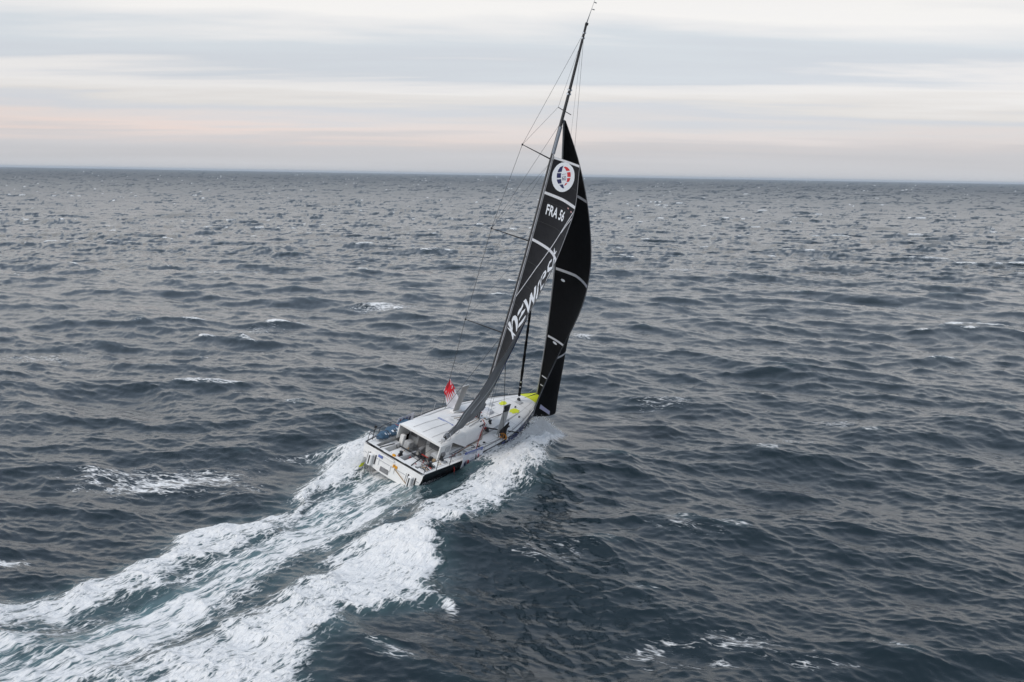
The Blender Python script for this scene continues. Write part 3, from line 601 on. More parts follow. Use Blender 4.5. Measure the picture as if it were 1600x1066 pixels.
for s_ in (-1, 1):
    pts = [(x, s_*(HBf(x)-.08), deckz(x, HBf(x))+.60) for x in (2.6, 4.6, 6.2, 7.6, 9.8, 11.8, 13.4, 15.0, 17.6)]
    MB().tube(pts, .006, 4).build('lifeline', WIRE, deck); MB().tube([(x, y, z-.3) for x, y, z in pts], .006, 4).build('lifeline', WIRE, deck)
    pu = MB(); 
    for x in (.15, 1.3, 2.55): y = s_*(HBf(x)-.1); pu.tube([(x, y, deckz(x, y)), (x, y, deckz(x, y)+.66)], .02, 6)
    pu.tube([(.15, s_*1.2, 2.0), (.12, s_*(HBf(.15)-.12), 2.0), (1.3, s_*(HBf(1.3)-.1), 2.05), (2.55, s_*(HBf(2.55)-.1), 2.08)], .02, 6)
    pu.build('pushpit', mat('dark_tube', (.06, .06, .07), .4, metal=.5), deck)
bo = MB(); bo.tube([(16.9, -.55, 2.18), (17.9, -.25, 2.85), (18.25, 0, 2.9), (17.9, .25, 2.85), (16.9, .55, 2.18)], .018, 6); bo.build('pulpit', STEEL, deck)
# lifeline banners
def banner(name, x0, x1, s_, ztop, zbot, m_, out_=.07):
    P = np.array([[(x, s_*(HBf(x)+out_*(1 if z < 1.6 else .2)+.025*math.sin(x*9+z*4)), z+.04*math.sin(x*5)) for z in np.linspace(ztop, zbot, 7)] for x in np.linspace(x0, x1, 14)])
    return MB().sheet(P, .01).build(name, m_, yacht)
ba = banner('lifeline_banner', 3.62, 5.0, -1, 1.86, .92, FLAGW); bb_ = banner('lifeline_banner', 5.12, 6.0, -1, 1.86, 1.42, FLAGW)
def side_pt(u, v, off): u = np.asarray(u); return np.stack([u, -np.array([HBf(x) for x in u])-.10-off, np.asarray(v)], -1)
on_sail('banner_emblem', [(4.02+.22*math.cos(a), 1.32+.24*math.sin(a)) for a in np.linspace(1.8, 4.6, 9)]+[(4.0, 1.2), (3.95, 1.4)], side_pt, PRINTN, .03, ba, 1)
on_sail('banner_emblem', [(4.08+.22*math.cos(a), 1.34+.24*math.sin(a)) for a in np.linspace(-1.2, 1.3, 9)]+[(4.12, 1.42), (4.12, 1.25)], side_pt, PRINTR, .03, ba, 1)
for k in range(3): on_sail('banner_print', [(4.42, 1.25+.16*k), (4.85, 1.28+.16*k), (4.85, 1.32+.16*k), (4.42, 1.29+.16*k)], side_pt, mat('grey_print', (.35, .36, .42), .7), .03, ba, 1)
on_sail('banner_print', [(5.2, 1.5), (5.3, 1.5), (5.3, 1.75), (5.2, 1.75)], side_pt, PRINTR, .03, bb_, 1)
bs = MB().sheet(np.array([[(x, -HBf(x)+.06, z) for z in (1.72, 2.02)] for x in np.linspace(3.9, 5.9, 8)]), .02).build('name_strip', PBLUE, yacht)
for k in range(12): MB().box((4.2+.13*k, -HBf(4.2+.13*k)+.035, 1.87), (.05, .02, .12 if k % 3 else .16)).build('strip_print', PRINTW, bs)
bp = MB().sheet(np.array([[(x, HBf(x)-.08, z) for z in (1.55, 2.1)] for x in np.linspace(3.4, 5.3, 8)]), .015).build('lifeline_banner', FLAGW, yacht)
for k, m_ in enumerate((PRINTR, PBLUE, PBLUE, PRINTN)): MB().box((3.7+.35*k, HBf(4)-.10-.01*k, 1.82), (.12, .02, .3)).build('banner_print', m_, bp)
# hull prints
def hull_side(u, v, off):
    u = np.asarray(u); return np.stack([u, -np.array([HBf(x) for x in u])*(.968+.032*np.clip((np.asarray(v)-.6)/.65, 0, 1))-off, np.asarray(v)], -1)
text_on('hull_lettering', 'newrest', [(.12, .36), (3.0, .42), (3.2, .86), (.3, .80)], lambda a, c, o: np.stack([a, -np.array([HBf(x) for x in a])*(.955+.045*np.clip((c-.45)/.8, 0, 1))-o, c], -1), STRIPE, hull_o, .02)
for x0, x1 in ((11.15, 11.25), (12.75, 12.9)):
    P = np.array([[(x, -HBf(x)*1.002-.004, sheer(x)-h) for h in (.0, .45)] for x in (x0, x1)]); MB().sheet(P, .008).build('panel_gap', STRIPE, hull_o)
rope('towed_line', [(2.95, -2.5, 1.4), (3.0, -2.66, 1.1), (3.0, -2.75, .5)], .035, ROPER, deck)
# rudders
for s_ in (-1, 1):
    P = []
    for t in np.linspace(0, 1, 8):
        c = .26*(1-.4*t); P.append([(-.05+c*math.cos(a)-.1*t, s_*(1.95+.35*t)+.045*math.sin(a), .45-1.75*t) for a in np.linspace(0, 2*math.pi, 13)])
    rd = MB().grid(np.array(P)).build('rudder', [WHITE], yacht, angle=70)
    Q = np.array([[(-.06+.215*math.cos(a)-.1*t, s_*(1.95+.35*t)+.055*math.sin(a), .45-1.75*t) for a in np.linspace(0, 2*math.pi, 13)] for t in (.22, .40)])
    MB().grid(Q).build('rudder_band', YEL, rd)
MB().tube([(.5, 2.2, 1.5), (.48, 2.22, 2.5)], .012, 5).build('stern_antenna', WIRE, yacht); MB().tube([(.4, 2.1, 2.35), (.4, 2.1, 2.5)], .09, 10).build('antenna_dome', CARBON, yacht)
MB().tube([(.4, 2.1, 1.5), (.4, 2.1, 2.35)], .02, 6).build('antenna_post', CARBON, yacht)

SEAM = mat('deck_seam_grey', (.40, .40, .40), .8)
for x0, x1, fr in ((3.9, 15.6, .55), (3.9, 15.6, -.55), (.4, 16, .9), (.4, 16, -.9)):
    xs_ = np.linspace(x0, x1, 24); deck_patch('deck_seam', [(x, fr*HBf(x)-.012) for x in xs_]+[(x, fr*HBf(x)+.012) for x in xs_[::-1]], SEAM, lift=.008, sub=0)
for x in (11.4, 12.8, 14.3): deck_patch('deck_seam', [(x, -.9*HBf(x)), (x+.025, -.9*HBf(x)), (x+.025, 0), (x+.025, .9*HBf(x)), (x, .9*HBf(x)), (x, 0)], SEAM, lift=.008, sub=3)
for y in (-.75, 0, .75): MB().tube([(2.5, y, 2.562), (3.6, y, 2.60), (5.3, y*.95, 2.556)], .012, 4).build('roof_seam', SEAM, roof)
for x, y in ((12.2, .9), (14.6, -.05)): MB().box((x, y, deckz(x, y)+.03), (.55, .5, .05), bev=.02).build('deck_hatch', GREYP, deck)

# ------------------------------------------------------------------ flags and bag (things of their own)
def cloth(name, o_, corner, ex, ey, poly_fn, nu, nv, m_, th=.012, amp=.05, fr=7.0):
    pass
fl = boat_empty('flag', (8.6, 2.58, 1.9))
tag(fl, 'red and white flag fluttering from the windward shroud beside the grey daggerboard', 'flag')
top_ = np.array([8.6, 2.62, 3.95])-np.array([8.6, 2.58, 1.9]); right = np.array([.42, -.62, -.05])
def flag_pt(u, v, off=0.0):      # u across (0..1 hoist to fly), v down (0 top .. 1 foot)
    u = np.asarray(u, float); v = np.asarray(v, float)
    wdt = np.interp(v, [0, .12, .3, .5, .7, .88, 1], [.05, .40, .92, 1.30, 1.42, 1.30, .78]); sh = np.interp(v, [0, .45, 1], [0, -.28, .42])
    x = sh+u*wdt; P = top_+np.stack([x*right[0], x*right[1]+0*v, -v*2.0+x*right[2]], -1)
    w_ = .07*np.sin(u*6+v*5)*u+.05*np.sin(v*11-u*3)
    P = P+w_[..., None]*np.array([.8, .5, 0])+off*np.array([-.82, -.55, .1]); return P
U, V = np.meshgrid(np.linspace(0, 1, 18), np.linspace(0, 1, 30)); MB().sheet(flag_pt(U, V), .01).build('flag_cloth', FLAGW, fl, angle=80)
red = [(0, .0), (1, .0), (1, .18), (.97, .33), (.80, .30), (.86, .50), (.66, .38), (.62, .60), (.5, .40), (.46, .72), (.34, .44), (.30, .80), (.2, .48), (.12, .86), (.08, .6), (0, .66)]
for sgn in (1, -1): on_sail('red_print', red, flag_pt, FLAGR, .016*sgn, fl, 3)
ep = boat_empty('pennant', (8.75, -2.5, 1.6)); tag(ep, 'black pennant with an orange eye by the leeward rail above the spray', 'pennant')
def eye_pt(u, v, off=0.0):
    u = np.asarray(u, float); v = np.asarray(v, float)
    wdt = np.interp(v, [0, .3, .55, .75, .9, 1], [.05, .30, .55, .74, .70, .30]); sh = np.interp(v, [0, .5, 1], [.12, -.14, -.05])
    x = sh+(u-.3)*wdt+.0*v
    P = np.stack([.05+x*.55, .10-x*.85, 1.42-v*1.50-.1*u*v], -1); w_ = .05*np.sin(u*7+v*6)
    return P+w_[..., None]*np.array([.8, .5, 0])+off*np.array([-.80, -.58, .15])
U, V = np.meshgrid(np.linspace(0, 1, 12), np.linspace(0, 1, 24)); MB().sheet(eye_pt(U, V), .01).build('pennant_cloth', mat('black_flag_cloth', (.02, .019, .02), .8, var=.2), ep, angle=80)
on_sail('eye_print', [(.48+.44*math.cos(a), .70+.15*math.sin(a)) for a in np.linspace(0, 6.28, 18)[:-1]], eye_pt, mat('orange_print', (.75, .30, .03), .7), .014, ep, 2)
on_sail('pupil_print', [(.50+.21*math.cos(a), .70+.085*math.sin(a)) for a in np.linspace(0, 6.28, 14)[:-1]], eye_pt, mat('black_print', (.015, .015, .016), .7), .026, ep, 2)
on_sail('edge_print', [(.86, .30), (1, .28), (1, 1), (.86, .98)], eye_pt, PRINTW, .014, ep, 2)
on_sail('edge_print', [(0, .62), (.09, .6), (.3, .93), (.2, .97)], eye_pt, PRINTW, .014, ep, 2)
MB().tube([(.0, .0, .2), (.1, .06, 1.6)], .012, 5).build('hoist_line', WIRE, ep)
bg = boat_empty('sail_bag', (2.6, 2.0, 1.45)); tag(bg, 'long blue sail bag with white marks lashed along the port side deck', 'sail bag')
Pb = []; rr = random.Random(3)
for t in np.linspace(0, 1, 34):
    x = -2.0+4.4*t; cy = .05+.42*t-.12; r_ = (.32+.10*t+.06*math.sin(t*19)+.04*math.sin(t*41))*min(1, (5*t+.01)**.6+.08, (5*(1-t)+.01)**.6+.08)
    Pb.append([(x, cy+r_*1.05*math.cos(a), .16+r_*.8*math.sin(a)*(1 if math.sin(a) > 0 else .35)+.02*math.sin(a*5+t*30)) for a in np.linspace(0, 2*math.pi, 19)])
bag = MB().grid(np.array(Pb), flip=True).build('bag_body', BAGB, bg, angle=80)
PB = np.array(Pb)
def bag_pt(u, v, off=0.0):
    u = np.asarray(u); v = np.asarray(v); t = np.clip(u, 0, 1); a = v
    x = -2.0+4.4*t; cy = .05+.42*t-.12; r_ = (.32+.10*t+.06*np.sin(t*19)+.04*np.sin(t*41))+.02
    return np.stack([x, cy+r_*1.05*np.cos(a), .16+r_*.8*np.sin(a)+.02*np.sin(a*5+t*30)+off], -1)
for k in range(11):
    t0 = .12+.06*k; a0 = 1.9+.5*((k*7) % 5)/5
    on_sail('bag_mark', [(t0, a0), (t0+.025, a0+.05), (t0+.035, a0+.5), (t0+.005, a0+.42)], bag_pt, PRINTW, .02, bag, 1)
for t in (.25, .55, .82): MB().tube([tuple(bag_pt(np.array(t), np.array(a))) for a in np.linspace(-.2, 3.4, 14)], .02, 5).build('lashing', ROPED if t != .55 else ROPER, bg)

# ------------------------------------------------------------------ the sea
def tile(Nn, Lm, lam_p, hs, wdir, seed, lmin, lmax, spread=3.2, ex=3.75):
    r = np.random.RandomState(seed); k = np.fft.fftfreq(Nn, Lm/Nn)*2*np.pi; KX, KY = np.meshgrid(k, k); K = np.hypot(KX, KY); K[0, 0] = 1e-6
    kp = 2*np.pi/lam_p; Sp = K**-ex*np.exp(-1.25*(kp/K)**2)
    cs = (KX*math.sin(wdir)+KY*math.cos(wdir))/K; sp = spread*np.where(K < 2*kp, 1.0, .55)
    Sp *= np.clip(cs, 0, 1)**(2*sp)+.012
    lam = 2*np.pi/K; Sp *= (lam >= lmin)*(lam < lmax); Sp[0, 0] = 0
    h0 = (r.randn(Nn, Nn)+1j*r.randn(Nn, Nn))*np.sqrt(Sp)
    h = np.real(np.fft.ifft2(h0)); sc = hs/4/h.std(); return h0*sc, KX, KY, K
def fields(h0, KX, KY, K, lc):
    H = h0*np.exp(-(K*lc/(2*np.pi))**2*1.2) if lc > 0 else h0
    return (np.real(np.fft.ifft2(H)), np.real(np.fft.ifft2(1j*KX/K*H)), np.real(np.fft.ifft2(1j*KY/K*H)))
def samp(F, Lm, x, y):
    n = F.shape[0]; u = np.mod(x/Lm, 1)*n; v = np.mod(y/Lm, 1)*n; i = np.floor(u).astype(np.int64) % n; j = np.floor(v).astype(np.int64) % n; a = u-np.floor(u); c = v-np.floor(v)
    i2 = (i+1) % n; j2 = (j+1) % n
    return F[j, i]*(1-a)*(1-c)+F[j, i2]*a*(1-c)+F[j2, i]*(1-a)*c+F[j2, i2]*a*c
WD = math.radians(24)
TL = [(tile(1024, 431., 36., 1.2, WD, 5, 3.0, 220., 2.0, 4.05), 431.), (tile(1024, 113., 12., .185, WD+.12, 8, .32, 4.2, 1.6, 3.6), 113.)]
dep = np.concatenate([np.linspace(math.radians(60), math.radians(31), 24)[:-1], np.linspace(math.radians(31), math.radians(.22), 880), np.radians([.16, .11, .07, .045])])
rad = CAM_H/np.tan(dep)
ph = np.concatenate([np.linspace(-math.pi, math.radians(-34), 70)[:-1], np.linspace(math.radians(-34), math.radians(34), 1180), np.linspace(math.radians(34), math.pi, 70)[1:-1]])
nr, na = len(rad), len(ph)
RR, PH = np.meshgrid(rad, ph, indexing='ij'); X = (RR*np.sin(PH)).ravel(); Y = (RR*np.cos(PH)).ravel(); R_ = RR.ravel()
dr = np.gradient(rad); dph = np.gradient(ph)
sp_ = np.maximum((RR*dph[None, :]).ravel()*1.0, np.repeat(dr, na)*.10)
Zs = np.zeros_like(X); DX = np.zeros_like(X); DY = np.zeros_like(X)
GX = np.zeros_like(X); GY = np.zeros_like(X); spl = np.maximum((RR*dph[None, :]).ravel()*1.1, .4)
LC = [0, .8, 1.6, 3.2, 6.4, 12.8, 25.6, 51.2]
for (tl, Lm) in TL:
    fl_ = [fields(*tl, c) for c in LC]; lev = np.clip(np.log2(np.maximum(sp_, .4)/.4), 0, len(LC)-1.001)
    for q in range(len(LC)-1):
        m_ = (lev >= q) & (lev < q+1)
        if not m_.any(): continue
        t = lev[m_]-q
        for arr, k in ((Zs, 0), (DX, 1), (DY, 2)): arr[m_] += samp(fl_[q][k], Lm, X[m_], Y[m_])*(1-t)+samp(fl_[q+1][k], Lm, X[m_], Y[m_])*t
for (tl, Lm) in TL:      # true wave slopes, kept finer than the far mesh can carry them
    h0, KX, KY, K = tl; lev = np.clip(np.log2(spl/.4), 0, len(LC)-1.001); ql = np.floor(lev).astype(int)
    for q in range(len(LC)-1):
        m_ = (ql == q) & (R_ > 100)
        if not m_.any(): continue
        H = h0*np.exp(-(K*max(LC[q]*1.4, .6)/(2*np.pi))**2*1.2)
        GX[m_] += samp(np.real(np.fft.ifft2(1j*KX*H)), Lm, X[m_], Y[m_]); GY[m_] += samp(np.real(np.fft.ifft2(1j*KY*H)), Lm, X[m_], Y[m_])
# crest sharpness for whitecaps
tl, Lm = TL[0]; h0, KX, KY, K = tl; CH = 1.05
Jxx = np.real(np.fft.ifft2(-KX*KX/K*h0)); Jyy = np.real(np.fft.ifft2(-KY*KY/K*h0)); Jm = 1+CH*(Jxx+Jyy); h_l = np.real(np.fft.ifft2(h0))
jc = samp(Jm, Lm, X, Y); 
# --- local helpers
def vnoise(x, y, sc, seed, octv=3):
    o_ = 0; a = 1; tot = 0
    r = np.random.RandomState(seed)
    for q in range(octv):
        G = r.rand(256, 256); xx = x/sc*2**q; yy = y/sc*2**q; i = np.floor(xx).astype(np.int64); j = np.floor(yy).astype(np.int64); fx = xx-i; fy = yy-j; fx = fx*fx*(3-2*fx); fy = fy*fy*(3-2*fy)
        g = lambda a_, c_: G[np.mod(c_, 256), np.mod(a_, 256)]
        o_ = o_+a*(g(i, j)*(1-fx)*(1-fy)+g(i+1, j)*fx*(1-fy)+g(i, j+1)*(1-fx)*fy+g(i+1, j+1)*fx*fy); tot += a; a *= .5
    return o_/tot
def sdist(poly, x, y):
    P = np.array(poly, float); best = np.full(x.shape, 1e9); ins = np.zeros(x.shape, bool)
    for a, c in zip(P, np.roll(P, -1, 0)):
        d = c-a; t = np.clip(((x-a[0])*d[0]+(y-a[1])*d[1])/(d@d), 0, 1); best = np.minimum(best, np.hypot(x-a[0]-d[0]*t, y-a[1]-d[1]*t))
        cr_ = ((a[1] > y) != (c[1] > y)) & (x < (c[0]-a[0])*(y-a[1])/(c[1]-a[1]+1e-12)+a[0]); ins ^= cr_
    return np.where(ins, -best, best)
WL = [(-10.1,69.7),(-10.9,67.3),(-11.7,65.6),(-12.3,64.7),(-12.3,62.0),(-12.4,58.7),(-12.4,55.1),(-13.2,53.9),(-16.1,53.1),(-17.5,52.2),(-17.4,49.8),(-17.5,47.7),(-18.1,45.5),(-19.5,44.7),(-19.8,43.2),(-20.8,42.3),(-26,38.6),(-26,33.7),(-21.4,37.7),(-20.2,38.4),(-17.1,40.2),(-15.7,42.9),(-15.0,46.0),(-12.2,51.3),(-11.3,56.7),(-9.6,61.1),(-8.0,62.5),(-8.4,66.0)]
WC = [(-8.2,64.4),(-4.9,59.4),(-5.9,56.0),(-7.7,52.6),(-10.3,48.3),(-11.8,44.4),(-12.6,41.2),(-13.8,38.3),(-15.1,35.1),(-16.6,32.0),(-22,27.0),(-27,31.0),(-21.6,36.2),(-19.9,37.7),(-17.1,40.0),(-15.6,42.6),(-14.9,45.9),(-12.2,51.1),(-11.2,56.4),(-9.5,60.8)]
WS = [(-1.2,71.0),(-2.2,67.8),(-2.6,64.6),(-3.4,60.2),(-5.0,56.6),(-5.4,53.3),(-7.8,50.7),(-9.1,48.8),(-9.2,45.9),(-10.1,43.2),(-11.8,41.6),(-12.9,38.7),(-14.6,36.4),(-19.5,27.6),(-9.6,27.8),(-7.6,35.3),(-7.3,37.1),(-7.5,38.5),(-6.2,39.4),(-6.0,41.2),(-4.8,42.0),(-3.4,43.2),(-2.6,44.4),(-2.6,46.1),(-3.4,48.3),(-4.0,50.0),(-2.7,52.4),(-1.1,54.7),(0.9,58.2),(1.9,61.6),(3.2,64.3),(2.4,69.0),(2.5,73.5),(1.9,76.0),(1.1,74.0)]
foam = np.zeros_like(X); aer = np.zeros_like(X); wks = np.zeros((len(X), 3))
near = (R_ < 110) & (np.abs(PH.ravel()) < .75)
xn, yn = X[near], Y[near]
# wave calm close to the hull
bx_ = (xn-o0[0])*fw[0]+(yn-o0[1])*fw[1]; by_ = (xn-o0[0])*pt[0]+(yn-o0[1])*pt[1]
dh = np.hypot(np.clip(np.abs(bx_-8.5)-8.5, 0, None), np.clip(np.abs(by_+.3)-2.2, 0, None)); calm = .25+.75*np.clip(dh/9, 0, 1)
Zs[near] *= calm; DX[near] *= calm; DY[near] *= calm
wob = lambda sc, sd_, amp: (vnoise(xn, yn, sc, sd_)-.5)*2*amp
dL = sdist(WL, xn+wob(2.2, 1, 1.0), yn+wob(2.2, 2, 1.0)); dC = sdist(WC, xn+wob(1.4, 3, .5), yn+wob(1.4, 4, .5)); dS = sdist(WS, xn+wob(2.4, 5, 1.1), yn+wob(2.4, 6, 1.1))
ss = lambda v, a, c: np.clip((v-a)/(c-a), 0, 1)**2*(3-2*np.clip((v-a)/(c-a), 0, 1))
wdx, wdy = .44, .898
s_ = xn*wdx+yn*wdy; t_ = xn*wdy-yn*wdx
age = np.clip((62-yn)/30, 0, 1)
strk = vnoise(s_/7, t_, .50, 21, 4); strk2 = vnoise(s_/14, t_, .95, 22, 3); lump = vnoise(xn, yn, .9, 23, 4); big = vnoise(xn, yn, 3.4, 24, 3)
fL = ss(-dL, -.9, 1.3)*(.90+.8*(strk-.45)+.15*(1-age)-.30*age*ss(big, .45, .62))
fC = ss(-dC, -1.3, .5)*(.54+1.5*(strk2-.5)+.65*(strk-.5)+.22*(1-age))
fS = ss(-dS, -.7, 1.6)*(.88+.85*(strk-.45)-.25*ss(big, .5, .7)+.26*(1-age))
f_ = np.maximum(np.maximum(fL, fC), fS)
slk0 = 0*age
a_ = np.maximum.reduce([ss(-dL, -1.8, 1.2)*.6, ss(-dC, -.8, .8)*1.0, ss(-dC, -3.5, -.3)*.42*(1-slk0), ss(-dS, -1.6, 1.5)*.6])
# loose foam patches left by earlier crests
def patch(cx, cy, rx, ry, ang, amt):
    ca, sa = math.cos(ang), math.sin(ang); u = ((X-cx)*ca+(Y-cy)*sa)/rx; v = (-(X-cx)*sa+(Y-cy)*ca)/ry
    d = np.sqrt(u*u+v*v); m_ = d < 1.6; val = np.zeros_like(X); val[m_] = amt*np.clip(1.35-d[m_], 0, 1); return val
foam[near] = f_; aer[near] = a_
# geometry of the wake: raised rolls of foam, trough behind the transom
lum = np.abs(lump-.5)*2
hz = .34*ss(-dL, -.3, 1.0)*(1-.6*age)+.42*ss(-dS, -.3, 1.2)*(1-.55*age)-.18*ss(-dC, 0, 1.2)*np.exp(-((yn-57)/9)**2)
hz += f_*(.13*(lump-.4)+.06*lum+.16*(strk-.5))
# bow wave peeling off the leeward side
Bs = np.interp(bx_, HX, HB)*.95+.42; dout = -by_-Bs; prof_ = np.interp(bx_, [4.5, 6.5, 8.5, 10.5, 12.5, 14.5, 16, 17.5], [0, .06, .26, .46, .54, .40, .16, .0])
ridge = prof_*np.where(dout > 0, np.exp(-((dout-1.4)/1.5)**2), 0)*(.45+1.1*lump+.35*(strk-.5))*(.04+.96*ss(dout, .2, 1.5))
roll = np.interp(bx_, [3, 6, 9, 12, 14], [0, .18, .35, .4, 0])*np.exp(-((dout-2.6)/.9)**2)
hz += ridge+roll*(.6+.8*lump)
bowf = ss(ridge, .03, .2); foam[near] = np.maximum(foam[near], bowf*(1.02+.9*(strk-.5)+.5*(lump-.5)))
# sheltered dark slick along the leeward quarter
slick = ss(dout, -.3, .3)*ss(-dout, -2.6, -1.2)*ss(bx_, -1.0, .5)*ss(-bx_, -5.6, -3.6); foam[near] *= 1-.9*slick*(1-bowf)
inh = (dout < -.05) & (by_ < 2.3) & (bx_ > .1) & (bx_ < 17.6)
hz = np.where(inh, np.minimum(hz, -.25), hz); Zn = Zs[near]; Zn = np.where(inh, np.minimum(Zn, -.05), Zn); Zs[near] = Zn+hz
wks[:, 0] = X*math.sin(WD)+Y*math.cos(WD); wks[:, 1] = X*math.cos(WD)-Y*math.sin(WD)
wks[:, 0] *= 1.0; wks[:, 1] *= .30
wn_ = wks[near]; wm = np.clip(ss(f_, .02, .2)+ss(a_, .05, .3), 0, 1)[:, None]; wk2 = np.stack([s_*np.where(dC < -.2, .24, .42)+200, t_*1.10, 0*s_], -1); wn_ = np.where(wm > .3, wk2, wn_); wks[near] = wn_
PT = [(-20.8, 60.0, 5.2, 2.3, .1, .64), (-25.0, 61.5, 3.0, 1.4, .1, .52), (-16.0, 58.4, 2.0, 1.4, 0, .35), (-24.0, 46.3, 1.6, .75, .15, .85), (-17.7, 139.7, 5.0, 3.5, .1, .62), (-55.3, 187, 5.5, 4.0, .1, .7), (-49, 189, 3, 4, 0, .6),
      (44.4, 209.6, 4.5, 7, 0, .5), (12.4, 84, 2.6, 2.2, 0, .38), (5.8, 38.5, 2.0, .8, .3, 0.41), (9.3, 38.6, 2.6, 1.0, -.3, 0.39), (12.2, 37.0, 1.5, .7, 0, 0.38), (7.4, 37.0, 3.0, .5, 0, 0.35), (20.4, 71.8, 2.0, 1.6, -.4, .36), (57.9, 153.6, 3.5, 3, 0, .4), (33.6, 207.9, 3.5, 5, 0, .5),
      (8.2, 117.9, 1.4, 2.2, 0, .7), (-2.7, 42.6, .35, 1.7, .35, .62), (24.7, 77, 2.2, 1.5, 0, .38), (-9, 66.5, 2.0, 2.6, 0, .8), (-13.5, 64.6, 2.2, .9, .2, .55), (2, 48, 2.5, 1.5, .2, .33), (-30, 118, 4, 3, 0, .38), (-47, 100, 6, 3, .2, .34), (9.5, 52, 2.2, 1.0, -.4, .3)]
pf = np.zeros_like(X)
for a in PT: pf = np.maximum(pf, patch(*a))
# breaking crests
jq = np.percentile(jc[(R_ > 60) & (R_ < 400)], [5.0, .8]); cap = ss(-jc, -jq[0], -jq[1])*ss(samp(h_l, Lm, X, Y), .0, .3)
gate = ss(vnoise(X, Y, 26, 41, 2), .46, .60)
farm = np.clip(R_/120, .40, 1)
foam = np.maximum(foam, np.maximum(pf, cap*gate*.95*farm)); aer = np.maximum(aer, np.clip(cap*.15, 0, 1))
vx = X+CH*DX; vy = Y+CH*DY
vx[near] = np.where(inh, X[near], vx[near]); vy[near] = np.where(inh, Y[near], vy[near])
V3 = np.stack([vx, vy, Zs], -1)
far = (R_ > 9000); V3[far, 2] *= .3
idx = np.arange(nr*na).reshape(nr, na); idx = np.concatenate([idx, idx[:, :1]], 1)
# ph runs -pi..(<pi): close the ring
a0 = idx[:-1, :-1]; a1 = idx[:-1, 1:]; b1 = idx[1:, 1:]; b0 = idx[1:, :-1]
quads = np.stack([a0, a1, b1, b0], -1).reshape(-1, 4)
cen = len(V3); V3 = np.concatenate([V3, [[0, 0, -.2]]]); tris = np.stack([idx[0, 1:], idx[0, :-1], np.full(na, cen)], -1)
def pad(v): return np.concatenate([v, v[-1:]*0])
me = bpy.data.meshes.new('sea'); me.vertices.add(len(V3)); me.vertices.foreach_set('co', V3.astype(np.float32).ravel())
nl = quads.size+tris.size; me.loops.add(nl); me.loops.foreach_set('vertex_index', np.concatenate([quads.ravel(), tris.ravel()]).astype(np.int32))
npoly = len(quads)+len(tris); me.polygons.add(npoly)
me.polygons.foreach_set('loop_start', np.concatenate([np.arange(len(quads))*4, len(quads)*4+np.arange(len(tris))*3]).astype(np.int32))
me.polygons.foreach_set('use_smooth', np.ones(npoly, bool)); me.update(calc_edges=True)
for nm, arr in (('foam', foam), ('aer', aer), ('unres', np.clip(np.log2(np.maximum(sp_, .1)/.1)/8, 0, 1))):
    at = me.attributes.new(nm, 'FLOAT', 'POINT'); at.data.foreach_set('value', pad(arr).astype(np.float32))
at = me.attributes.new('flow', 'FLOAT_VECTOR', 'POINT'); at.data.foreach_set('vector', np.concatenate([wks, [[0, 0, 0]]]).astype(np.float32).ravel())
sea = bpy.data.objects.new('sea', me); COL.objects.link(sea); tag(sea, kind='structure')

m = bpy.data.materials.new('sea_water'); m.use_nodes = True; nt = m.node_tree; N = nt.nodes; Lk = nt.links
B = N['Principled BSDF']; O = N['Material Output']
def nd(t, **kw):
    n = N.new(t)
    for k, v in kw.items(): setattr(n, k, v)
    return n
def mth(op, a, b=None, c=None, clamp=False):
    n = nd('ShaderNodeMath', operation=op, use_clamp=clamp)
    for i, v in enumerate((a, b, c)):
        if v is None: continue
        if isinstance(v, (int, float)): n.inputs[i].default_value = v
        else: Lk.new(v, n.inputs[i])
    return n.outputs[0]
def attr(nm, o_='Fac'): return nd('ShaderNodeAttribute', attribute_name=nm).outputs[o_]
def noise(vec, scale, detail, rough=.6, dist=0.0, sc=(1, 1, 1)):
    mp = nd('ShaderNodeMapping'); mp.inputs['Scale'].default_value = sc; Lk.new(vec, mp.inputs[0])
    n = nd('ShaderNodeTexNoise'); n.inputs['Scale'].default_value = scale; n.inputs['Detail'].default_value = detail; n.inputs['Roughness'].default_value = rough; n.inputs['Distortion'].default_value = dist
    Lk.new(mp.outputs[0], n.inputs[0]); return n.outputs[0]
aF, aA, aU, aV = attr('foam'), attr('aer'), attr('unres'), attr('flow', 'Vector')
geo = nd('ShaderNodeNewGeometry').outputs['Position']
fn = noise(aV, 1.5, 9, .70, .6); fn2 = noise(aV, 6.0, 6, .65)
wob_ = nd('ShaderNodeVectorMath', operation='ADD'); nz_ = nd('ShaderNodeTexNoise'); nz_.inputs['Scale'].default_value = 2.2; nz_.inputs['Detail'].default_value = 4; Lk.new(aV, nz_.inputs[0])
sc_ = nd('ShaderNodeVectorMath', operation='SCALE'); sc_.inputs['Scale'].default_value = .55; Lk.new(nz_.outputs['Color'], sc_.inputs[0]); Lk.new(aV, wob_.inputs[0]); Lk.new(sc_.outputs[0], wob_.inputs[1])
def lace(scale):
    v_ = nd('ShaderNodeTexVoronoi', feature='DISTANCE_TO_EDGE'); v_.inputs['Scale'].default_value = scale; Lk.new(wob_.outputs[0], v_.inputs['Vector'])
    return mth('SUBTRACT', 1.0, mth('MULTIPLY', v_.outputs['Distance'], 3.2, clamp=True))
lc_ = mth('MULTIPLY_ADD', lace(2.0), .5, mth('MULTIPLY', lace(5.2), .5))
mixn = mth('ADD', mth('MULTIPLY', fn, .48), mth('ADD', mth('MULTIPLY', fn2, .27), mth('MULTIPLY', lc_, .25)))
fac = mth('ADD', mth('MULTIPLY_ADD', aF, 1.12, -.62), mth('MULTIPLY', mth('SUBTRACT', mixn, .5), 3.6))
